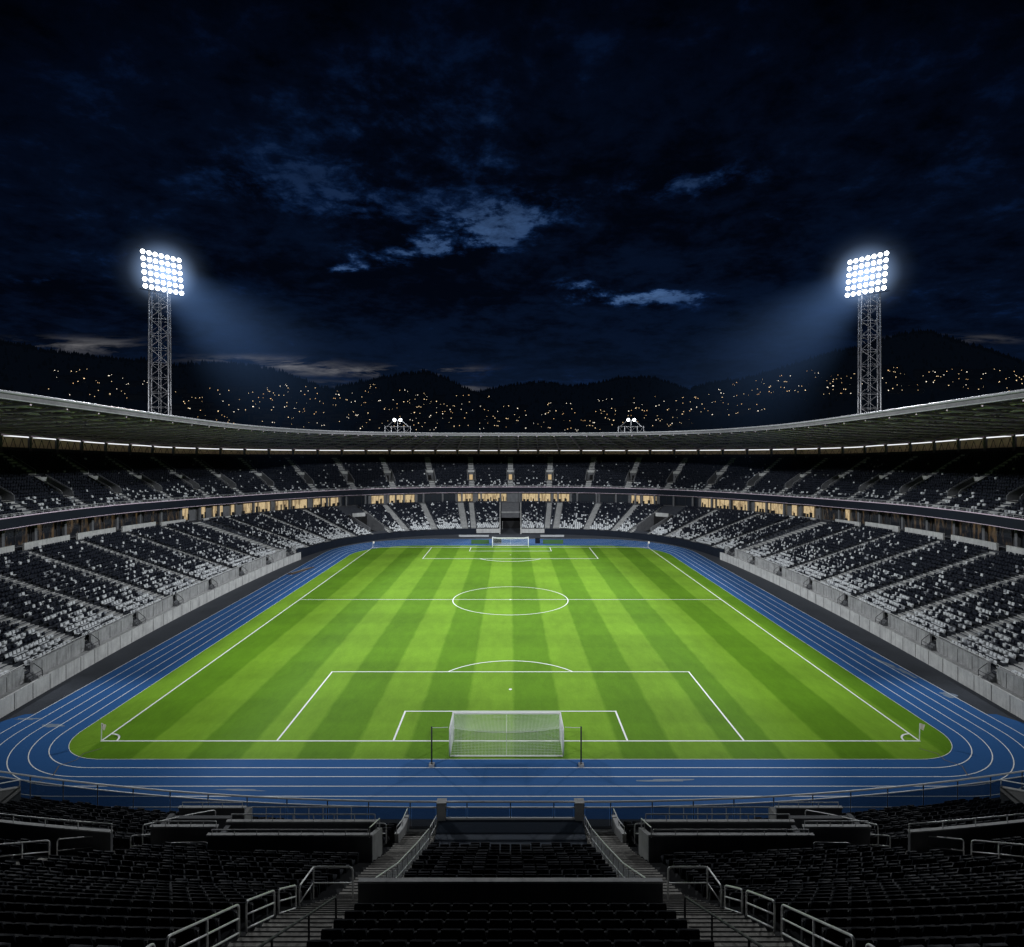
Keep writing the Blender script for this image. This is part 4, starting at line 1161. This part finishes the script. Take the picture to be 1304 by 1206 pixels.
def rounded_panel(mb, w, h, d, y0, z0, lean, m=0):
    """seat back: slightly hollow panel with rounded top corners"""
    nx, nz = 6, 5; F = []; Bk = []
    for i in range(nx + 1):
        u = i / nx * 2 - 1; a = []; b = []
        for j in range(nz + 1):
            q = j / nz; ww = w / 2 * (1 - .10 * max(0, q - .6) / .4)
            hh = h * (1 - (.07 * abs(u) ** 4)) if j == nz else h * q
            x_, z_ = u * ww, z0 + hh
            y_ = y0 - lean * (hh / h) - .035 * (1 - u * u)
            a.append((x_, y_, z_)); b.append((x_, y_ - d, z_))
        F.append(a); Bk.append(b)
    mb.grid(F, m); mb.grid([r[::-1] for r in Bk], m)
    for a, b in ((F[0], Bk[0]), (F[-1], Bk[-1])): mb.grid([a, b], m)
    mb.grid([[r[-1] for r in F], [r[-1] for r in Bk]], m); mb.grid([[r[0] for r in F], [r[0] for r in Bk]], m)
def proto_seat():
    t = bpy.data.objects.new('stadium_seat', None); COL.objects.link(t); t.empty_display_size = .1
    mb = MB(); rounded_panel(mb, .455, .46, .035, .02, .40, .10); mb.build('backrest', M['seat_black'], t, True)
    mb = MB(); mb.box((0, .09, .46), (.40, .05, .38)); mb.box((0, .11, .64), (.40, .08, .05)); mb.build('seat_pan', M['seat_black'], t)
    mb = MB()
    for sx in (-1, 1):
        mb.box((sx * .235, .03, .26), (.03, .10, .52)); mb.box((sx * .235, .02, .60), (.022, .05, .20))
    mb.box((0, .02, .34), (.50, .05, .04))
    mb.build('bracket', M['dark_rail'], t)
    return t
proto = proto_seat()
ORD = ['first', 'second', 'third', 'fourth', 'fifth', 'sixth', 'seventh', 'eighth', 'ninth', 'tenth', 'eleventh', 'twelfth', 'thirteenth', 'fourteenth', 'fifteenth',
       'sixteenth', 'seventeenth', 'eighteenth', 'nineteenth', 'twentieth', 'twenty-first', 'twenty-second', 'twenty-third', 'twenty-fourth', 'twenty-fifth', 'twenty-sixth', 'twenty-seventh', 'twenty-eighth', 'twenty-ninth', 'thirtieth']
def block(s): return 'centre' if abs(s[0]) < 5 else ('left' if s[0] < 0 else 'right')
rows_ = {}
for s in indiv: rows_.setdefault((block(s) + ('+' if block(s) == 'centre' and s[1] > 18 else ''), s[4]), []).append(s)
brow = {}
for b, k in rows_: brow.setdefault(b, []).append(k)
first = True
for (b, k), L in rows_.items():
    L.sort(key=lambda s: abs(s[0]) if b in ('left', 'right') else s[0])
    ro = ORD[sorted(brow[b], reverse=True).index(k)]
    for i, s in enumerate(L):
        if first: o = proto; first = False
        else: o = copy_tree(proto)
        o.location = s[:3]; o.rotation_euler = (0, 0, s[3])
        if b == 'centre': lab = f'black folding seat, {ORD[i]} from the left in the {ORD[sorted(brow[b]).index(k)]} row behind the centre wall'
        elif b == 'centre+': lab = f'black seat, {ORD[i]} from the left in the {ro} row below the centre wall'
        else: lab = f'black seat, {ORD[i]} from the gangway in the {ro} nearest row of the {b} block'
        tag(o, lab, 'seat', 'black seats nearest the camera')

# all the remaining seats of the stadium as one object
TV = []; TF = []
def tb(c, s, lean=0.0):
    o = len(TV)
    for dz in (-1, 1):
        for dx, dy in ((-1, -1), (1, -1), (1, 1), (-1, 1)): TV.append((c[0] + dx * s[0] / 2, c[1] + dy * s[1] / 2 - lean * (dz + 1) / 2, c[2] + dz * s[2] / 2))
    TF.extend([(o + 4, o + 5, o + 6, o + 7), (o, o + 1, o + 5, o + 4), (o + 1, o + 2, o + 6, o + 5), (o + 2, o + 3, o + 7, o + 6), (o + 3, o, o + 4, o + 7)])
tb((0, -.02, .60), (.43, .05, .44), .10); tb((0, .20, .42), (.44, .40, .07))
TV = np.array(TV); TF = np.array(TF)
SX, SY, SZ, SA, SMAT, SPAN = [], [], [], [], [], []
def bowl_seats(n_rows, ufn, zfn, aisles, half, lo, hi, prob, gaps=None):
    for k in range(n_rows):
        u = ufn(k); s_d = np.linspace(lo, hi, 1600); q = bp(s_d, u); d = np.r_[0, np.cumsum(np.hypot(*np.diff(q, axis=1)))]
        n = int(d[-1] / .57); sv = np.interp(np.arange(n) * .57 + .2, d, s_d)
        for s in sv:
            p = bp(s, u)
            if p[1] < 40: continue
            px = CX + FPX * p[0] / p[1]
            if not -160 < px < 1464: continue
            st = None; bad = False
            for a in aisles:
                if abs(s - a) < half + 1.0 and abs(s - a) * stretch(a, u) < half: bad = True; break
            if bad or (gaps and gaps(s, k, u)): continue
            nrm = bn(s); pr = prob(s, k); x_ = RNG.random()
            m = 1 if x_ < pr else (2 if x_ < pr + (.10 * (1 - k / n_rows) + .03) * (1.0 if n_rows == NL else .35) else 0)
            SX.append(p[0]); SY.append(p[1]); SZ.append(zfn(s, k)); SA.append(math.atan2(nrm[0], -nrm[1])); SMAT.append(m); SPAN.append(m if (k < 5 and RNG.random() < .8) or RNG.random() < .2 else 0)
def low_gap(s, k, u):
    if abs(s) < TUN + .4: return True
    if abs(abs(s) - 37) * stretch(37, u) < 3.8: return True
    return abs(s) > END_S - .9 and abs(s) < END_S + .9
def low_prob(s, k):
    q = min(1.0, k / NL * 1.25)
    blotch = .05 * math.sin(s * .9 + k) + .04 * math.sin(s * 2.3 - k * .7)
    return (.95 - .03 * k if k < 3 else max(.05, min(.9, .84 - 1.75 * q + .98 * q * q + blotch)))
bowl_seats(NL, lu, lz, low_aisles, 1.15, -LH, LH, low_prob, low_gap)
def up_gap(s, k, u):
    return VK0 - 1 <= k <= VK1 + 1 and any(abs(s - a) * stretch(a, u) < 1.55 for a in up_aisles if abs(s - a) < 3)
bowl_seats(NU, uu, uz, up_aisles, 1.1, -LH, LH, lambda s, k: max(0, .26 - .045 * k) * (1.0 if abs(s) > LC - 10 else .7) + .008, up_gap)
for s in rest_near: SX.append(s[0]); SY.append(s[1]); SZ.append(s[2]); SA.append(s[3]); SMAT.append(3); SPAN.append(3)
NS = len(SX); print('seats in mass object', NS)
SX, SY, SZ, SA, SMAT, SPAN = map(np.array, (SX, SY, SZ, SA, SMAT, SPAN))
jit = RNG.normal(0, .03, NS); SA2 = SA + jit
c_, s_ = np.cos(SA2)[:, None], np.sin(SA2)[:, None]
tilt = np.where(RNG.random(NS) < .5, 1, 0)                     # half of the seat pans are folded up
VV = np.repeat(TV[None], NS, 0)
fold = VV[:, 8:, :].copy(); fy = fold[:, :, 1].copy(); fzv = fold[:, :, 2].copy()
fold[:, :, 1] = .05 + (fzv - .385) ; fold[:, :, 2] = .40 + fy * .95
VV[:, 8:, :] = np.where(tilt[:, None, None] == 1, fold, VV[:, 8:, :])
X_ = VV[:, :, 0] * c_ - VV[:, :, 1] * s_ + SX[:, None]; Y_ = VV[:, :, 0] * s_ + VV[:, :, 1] * c_ + SY[:, None]; Z_ = VV[:, :, 2] + SZ[:, None]
verts = np.stack([X_, Y_, Z_], -1).reshape(-1, 3); nv = len(TV)
faces = (TF[None] + (np.arange(NS) * nv)[:, None, None]).reshape(-1, 4)
me = bpy.data.meshes.new('stadium_seating')
me.vertices.add(len(verts)); me.vertices.foreach_set('co', verts.astype(np.float32).ravel())
me.loops.add(faces.size); me.loops.foreach_set('vertex_index', faces.astype(np.int32).ravel())
me.polygons.add(len(faces)); me.polygons.foreach_set('loop_start', np.arange(0, faces.size, 4, dtype=np.int32))
for m in ('seat_dark', 'seat_white', 'seat_grey', 'seat_black'): me.materials.append(M[m])
me.polygons.foreach_set('material_index', np.concatenate([np.repeat(SMAT[:, None], 5, 1), np.repeat(SPAN[:, None], 5, 1)], 1).ravel().astype(np.int32))
me.update(calc_edges=True); me.validate()
o = bpy.data.objects.new('stadium_seating', me); COL.objects.link(o)
tag(o, 'thousands of dark and white plastic seats filling every tier beyond the nearest rows', 'seating', kind='stuff')

# ------------------------------------------------------------------ hills, forest, houses
HILLS = [
    ('the left hill', [(-500, 430), (-250, 425), (-60, 428), (0, 436), (30, 441), (60, 448), (130, 456), (187, 461), (220, 467), (270, 464), (310, 465), (345, 471), (380, 483), (410, 494), (450, 506), (520, 530), (600, 560)], 1350, 560),
    ('the middle hill', [(330, 560), (385, 510), (430, 494), (470, 486), (510, 477), (545, 475), (570, 483), (590, 494), (615, 506), (680, 535), (740, 560)], 1500, 600),
    ('the far right-centre ridge', [(520, 545), (570, 515), (610, 500), (650, 491), (690, 487), (730, 492), (745, 491), (790, 482), (830, 481), (860, 491), (880, 499), (930, 520), (1000, 555)], 1750, 640),
    ('the right hill', [(760, 556), (820, 520), (870, 499), (900, 491), (960, 481), (1010, 466), (1050, 453), (1090, 443), (1130, 431), (1160, 424), (1185, 422), (1205, 431), (1250, 444), (1304, 462), (1400, 470), (1600, 460), (1850, 470)], 1400, 520)]
def hill_at(h, px, f):
    """point on hill h at azimuth px, f = 0 foot .. 1 ridge"""
    _, rid, D1, D0 = h
    py = float(np.interp(px, [a for a, b in rid], [b for a, b in rid]))
    az = (px - CX) / FPX; D = lerp(D0, D1, f)
    zr = CAM_Z + (CY - py) * D1 / FPX
    z = lerp(-2, zr, f ** 1.15) + 9 * math.sin(px * .031 + f * 5) * f * (1 - f) * 2 + 5 * math.sin(px * .087 + f * 11) * f * (1 - f) * 2
    return (az * D, D, z)
tree_pts = []
for h in HILLS:
    rid = h[1]; cols = np.arange(rid[0][0], rid[-1][0] + 1, 6.0)
    mb = MB(); rows = []
    for px in cols:
        r = [hill_at(h, px, f) for f in np.linspace(0, 1, 16)]
        e = r[-1]
        r += [(e[0] * 1.06, e[1] * 1.06, e[2] - 12), (e[0] * 1.25, e[1] * 1.25, -5)]
        rows.append(r)
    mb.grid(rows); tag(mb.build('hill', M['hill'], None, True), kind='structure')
    nt = int((cols[-1] - cols[0]) * 2.6)
    for _ in range(nt):
        px = random.uniform(cols[0], cols[-1]); f = 1.0 - abs(random.gauss(0, .012)) if random.random() < .55 else random.random() ** .6
        if -200 < px < 1500: tree_pts.append((hill_at(h, px, f), random.uniform(5, 11) * (1.25 if random.random() < .12 else .85)))
mb = MB()
for p, hgt in tree_pts:
    w = hgt * random.uniform(.2, .34); n = 5; a0 = random.random() * 6
    vs = []
    for zz, rr in ((-.6, .6), (.18, 1.0), (.55, .62)): vs += [(p[0] + w * rr * random.uniform(.75, 1.2) * math.cos(a0 + 6.283 * i / n), p[1] + w * rr * math.sin(a0 + 6.283 * i / n), p[2] + hgt * zz) for i in range(n)]
    vs.append((p[0], p[1], p[2] + hgt))
    mb.add(vs, [(l * n + i, l * n + (i + 1) % n, (l + 1) * n + (i + 1) % n, (l + 1) * n + i) for l in (0, 1) for i in range(n)] + [(2 * n + i, 2 * n + (i + 1) % n, 3 * n) for i in range(n)])
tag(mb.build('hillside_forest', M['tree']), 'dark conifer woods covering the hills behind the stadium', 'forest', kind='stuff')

ZONES = [  # px range, py range, share, clump rows
    (0, 186, 474, 510, 18), (222, 345, 497, 542, 30), (340, 480, 486, 548, 46), (480, 622, 500, 549, 50), (622, 700, 520, 550, 16),
    (690, 800, 512, 550, 30), (800, 875, 504, 545, 22), (870, 965, 492, 530, 36), (960, 1092, 474, 504, 36), (1126, 1310, 472, 500, 46)]
def house(p, yaw, kind, label, hill, far=None):
    mb = MB(); W, Dp, H = random.uniform(9, 20), 8.0, random.uniform(4, 9)
    mb.box((0, 0, H / 2 - 2), (W, Dp, H + 4), m=0)
    vs = [(-W / 2 - .4, -Dp / 2 - .4, H), (W / 2 + .4, -Dp / 2 - .4, H), (W / 2 + .4, Dp / 2 + .4, H), (-W / 2 - .4, Dp / 2 + .4, H), (-W / 2, 0, H + 2.4), (W / 2, 0, H + 2.4)]
    mb.add(vs, [(0, 1, 5, 4), (2, 3, 4, 5), (0, 4, 3), (1, 2, 5), (3, 2, 1, 0)], 1)
    n = random.choice((1, 1, 1, 2, 2, 3)); xs = random.sample([-.44, -.27, -.09, .09, .27, .44], n)
    sc = p[1] / 1000.0
    for x_ in xs:
        w = random.uniform(.16, .58) * sc; hh = random.uniform(.22, .60) * sc; zc = random.uniform(.15, .9) * H
        if random.random() < .05: w *= 2.2
        y_ = -Dp / 2 - .03
        mb.quad((x_ * W - w, y_, zc - hh), (x_ * W + w, y_, zc - hh), (x_ * W + w, y_, zc + hh), (x_ * W - w, y_, zc + hh), 2)
    if far is not None:
        c_, s_ = math.cos(yaw), math.sin(yaw); o_ = len(far.v)
        far.v.extend([(p[0] + a * c_ - b * s_, p[1] + a * s_ + b * c_, p[2] + d) for a, b, d in mb.v]); far.f.extend([tuple(i + o_ for i in f_) for f_ in mb.f])
        far.m.extend([x_ if x_ < 2 else 2 + ['win_warm', 'win_amber', 'win_white'].index(kind) for x_ in mb.m]); return
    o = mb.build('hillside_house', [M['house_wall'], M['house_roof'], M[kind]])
    o.location = p; o.rotation_euler = (0, 0, yaw)
    tag(o, label, 'house', 'lit houses on the dark hills')
KIND = {'win_warm': 'warm yellow', 'win_amber': 'orange', 'win_white': 'pale white'}
count = 0
tot = sum(z[4] for z in ZONES); scale_n = 700 / tot; cand = []; FAR = MB()
for x0, x1, y0, y1, n in ZONES:
    n = int(round(n * scale_n)); cl = [(random.uniform(x0, x1), random.uniform(y0, y1)) for _ in range(max(2, n // 7))]
    for _ in range(n):
        if random.random() < .28:
            c = random.choice(cl); px = min(x1, max(x0, random.gauss(c[0], 18))); py = min(y1, max(y0, random.gauss(c[1], 7)))
        else: px = random.uniform(x0, x1); py = lerp(y0, y1, random.random() ** .62)
        best = None
        for h in HILLS:
            if not h[1][0][0] < px < h[1][-1][0]: continue
            lo, hi = 0.0, 1.0
            top = px_of(hill_at(h, px, .97))[1]
            if py < top + 4: continue
            for _k in range(40):
                m = (lo + hi) / 2
                if px_of(hill_at(h, px, m))[1] > py: lo = m
                else: hi = m
            p = hill_at(h, px, lo)
            if best is None or p[1] < best[0][1]: best = (p, h[0])
        if best is None: continue
        p, hn = best; kind = random.choices(['win_warm', 'win_amber', 'win_white'], [5, 3, 2.4])[0]
        yaw = -math.atan2(p[0], p[1]) + random.gauss(0, .25)
        third = 'lower' if py > (y0 + y1) / 2 else 'upper'
        cand.append(((p[0], p[1], p[2] + .5), yaw, kind, f'tiny house with {KIND[kind]} lit windows on the {third} slope of {hn}', hn))
cand.sort(key=lambda c: c[0][1])
for i, c in enumerate(cand): house(*c, far=None if i < 300 else FAR)
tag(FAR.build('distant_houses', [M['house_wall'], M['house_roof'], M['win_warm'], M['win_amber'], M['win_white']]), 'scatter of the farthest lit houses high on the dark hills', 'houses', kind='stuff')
count = len(cand)
print('houses', count)

# ------------------------------------------------------------------ world: night sky with broken cloud
w = bpy.data.worlds.new('World'); SC.world = w; w.use_nodes = True; t = w.node_tree; g = N(t)
bg = t.nodes['Background']
dirv = g.new('ShaderNodeTexCoord').outputs['Generated']
s = g.new('ShaderNodeSeparateXYZ', inp={0: dirv}); dx, dy, dz = s.outputs
zc = g.math('MAXIMUM', dz, 0.0); den = g.math('ADD', zc, .16)
uv = g.new('ShaderNodeCombineXYZ', inp={0: g.math('DIVIDE', dx, den), 1: g.math('DIVIDE', dy, den), 2: 3.7}).outputs[0]
yc = g.math('MAXIMUM', dy, .12); a = g.math('DIVIDE', dx, yc); b = g.math('DIVIDE', dz, yc)
def ctr(f, k): return g.math('ADD', g.math('MULTIPLY', g.math('SUBTRACT', f, .5), k), .5)
n1 = ctr(g.noise(uv, 1.25, 6, .55, .2), 1.5); n2 = ctr(g.noise(uv, 4.4, 10, .66, .35), 1.5); n3 = ctr(g.noise(uv, 13.0, 8, .68, .2), 1.5)
cl = g.math('ADD', g.math('ADD', g.math('MULTIPLY', n1, .33), g.math('MULTIPLY', n2, .42)), g.math('MULTIPLY', n3, .25))
def blob(px, py, rx, ry, amp, rot=0.0):
    du = g.math('MULTIPLY', g.math('SUBTRACT', a, (px - CX) / FPX), FPX); dv = g.math('MULTIPLY', g.math('SUBTRACT', b, (CY - py) / FPX), FPX)
    c_r, s_r = math.cos(R(rot)), math.sin(R(rot))
    u = g.math('DIVIDE', g.math('ADD', g.math('MULTIPLY', du, c_r), g.math('MULTIPLY', dv, s_r)), rx); v = g.math('DIVIDE', g.math('SUBTRACT', g.math('MULTIPLY', dv, c_r), g.math('MULTIPLY', du, s_r)), ry)
    q = g.math('ADD', g.math('MULTIPLY', u, u), g.math('MULTIPLY', v, v))
    return g.math('MULTIPLY', g.math('EXPONENT', g.math('MULTIPLY', q, -1.0)), amp)
def total(L):
    o = L[0]
    for x_ in L[1:]: o = g.math('ADD', o, x_)
    return o
# where the cover is thin (raises the field) and where banks of cloud close it (lowers it)
gap = total([blob(560, 250, 300, 110, .09), blob(530, 322, 90, 24, .19, 10), blob(640, 284, 80, 30, .16, 12), blob(375, 242, 130, 30, .13, -12), blob(735, 362, 45, 11, .22), blob(815, 381, 75, 10, .26), blob(890, 230, 85, 24, .21, 6),
             blob(500, 110, 150, 60, .05), blob(985, 280, 40, 10, .16), blob(60, 358, 60, 7, .17), blob(430, 342, 30, 10, .12), blob(1180, 200, 120, 40, .03),
             blob(930, 320, 210, 52, -.13), blob(830, 150, 150, 60, -.06), blob(330, 310, 120, 40, -.10), blob(640, 350, 130, 18, -.10), blob(700, 430, 500, 34, -.10), blob(150, 160, 200, 120, -.04)])
lum = total([blob(540, 318, 130, 34, 1.0, 10), blob(640, 284, 70, 30, .9, 10), blob(790, 374, 100, 16, 2.6), blob(890, 228, 85, 30, .5), blob(430, 342, 32, 11, 1.1), blob(60, 358, 60, 8, .6), blob(985, 280, 40, 11, .5), blob(520, 230, 280, 120, .30)])
op = g.math('ADD', cl, gap)
cover = g.maprange(op, .55, .70, smooth=True)
core = g.maprange(op, .63, .70, smooth=True)
front = g.maprange(dy, -.2, .5, .35, 1.0)
vert = g.math('MULTIPLY', g.maprange(b, .22, .74, 1.0, .26), g.maprange(g.math('ABSOLUTE', a), .45, .95, 1.0, .68))
cloud = g.mix(g.maprange(cl, .36, .60, smooth=True), (.0006, .0016, .0050), (.0019, .0056, .0185))
skyc = g.mix(g.math('MULTIPLY', cover, g.math('MINIMUM', g.math('MULTIPLY', lum, .5), 1.0)), (.0036, .0135, .052), (.0125, .043, .138))
skyc = g.mix(g.math('MULTIPLY', core, g.math('MINIMUM', g.math('MULTIPLY', lum, .34), 1.0)), skyc, (.070, .140, .295))
skyc = g.mix(g.maprange(n3, .30, .62, .55, 0.0), skyc, (.0024, .0070, .024))
col = g.mix(cover, cloud, skyc)
# pale streaks low over the hills
nst = g.noise(g.new('ShaderNodeCombineXYZ', inp={0: g.math('MULTIPLY', a, 5.0), 1: g.math('MULTIPLY', b, 34.0), 2: 1.3}).outputs[0], 1.6, 8, .62, .3)
stv = total([blob(90, 441, 80, 9, 1.0), blob(375, 466, 40, 7, 1.2), blob(470, 473, 90, 6, 1.1), blob(545, 471, 45, 4, .7), blob(590, 496, 40, 4, .9), blob(410, 490, 30, 4, .9), blob(1230, 432, 80, 5, .45), blob(300, 458, 60, 5, .6)])
haze = g.math('MULTIPLY', g.maprange(b, .02, .24, 1.0, 0.0, True), .60)
col = g.mix(haze, col, (.0052, .0122, .0315))
st = g.math('MULTIPLY', g.maprange(nst, .47, .64), stv, clamp=True)
col = g.mix(st, col, (.125, .125, .135))
sc_ = g.new('ShaderNodeVectorMath', operation='SCALE'); t.links.new(col, sc_.inputs[0]); t.links.new(g.math('MULTIPLY', g.math('MULTIPLY', vert, front), 1.0), sc_.inputs['Scale'])
sky = g.new('ShaderNodeTexSky'); sky.sky_type = 'NISHITA'; sky.sun_disc = False; sky.sun_elevation = R(-8.0); sky.sun_rotation = R(-10)
addn = g.new('ShaderNodeVectorMath', operation='MULTIPLY_ADD', inp={0: sky.outputs[0], 1: (.02, .02, .02), 2: sc_.outputs[0]})
t.links.new(addn.outputs[0], bg.inputs[0]); bg.inputs[1].default_value = 1.0

sun = bpy.data.lights.new('moonlight', 'SUN'); sun.energy = .012; sun.angle = R(.5); sun.color = (.75, .85, 1.0)
so = bpy.data.objects.new('moonlight', sun); COL.objects.link(so); so.rotation_euler = (R(35), R(10), 0); so.location = (0, 0, 300)

# ------------------------------------------------------------------ render settings
SC.render.engine = 'CYCLES'
SC.view_settings.view_transform = 'Standard'; SC.view_settings.look = 'None'; SC.view_settings.exposure = 0
cy = SC.cycles
cy.max_bounces = 5; cy.diffuse_bounces = 3; cy.glossy_bounces = 3; cy.transparent_max_bounces = 12; cy.volume_bounces = 0
cy.caustics_reflective = False; cy.caustics_refractive = False; cy.sample_clamp_indirect = 3.0
cy.use_denoising = True
try: cy.volume_max_steps = 128; cy.volume_step_rate = 2.0
except Exception: pass
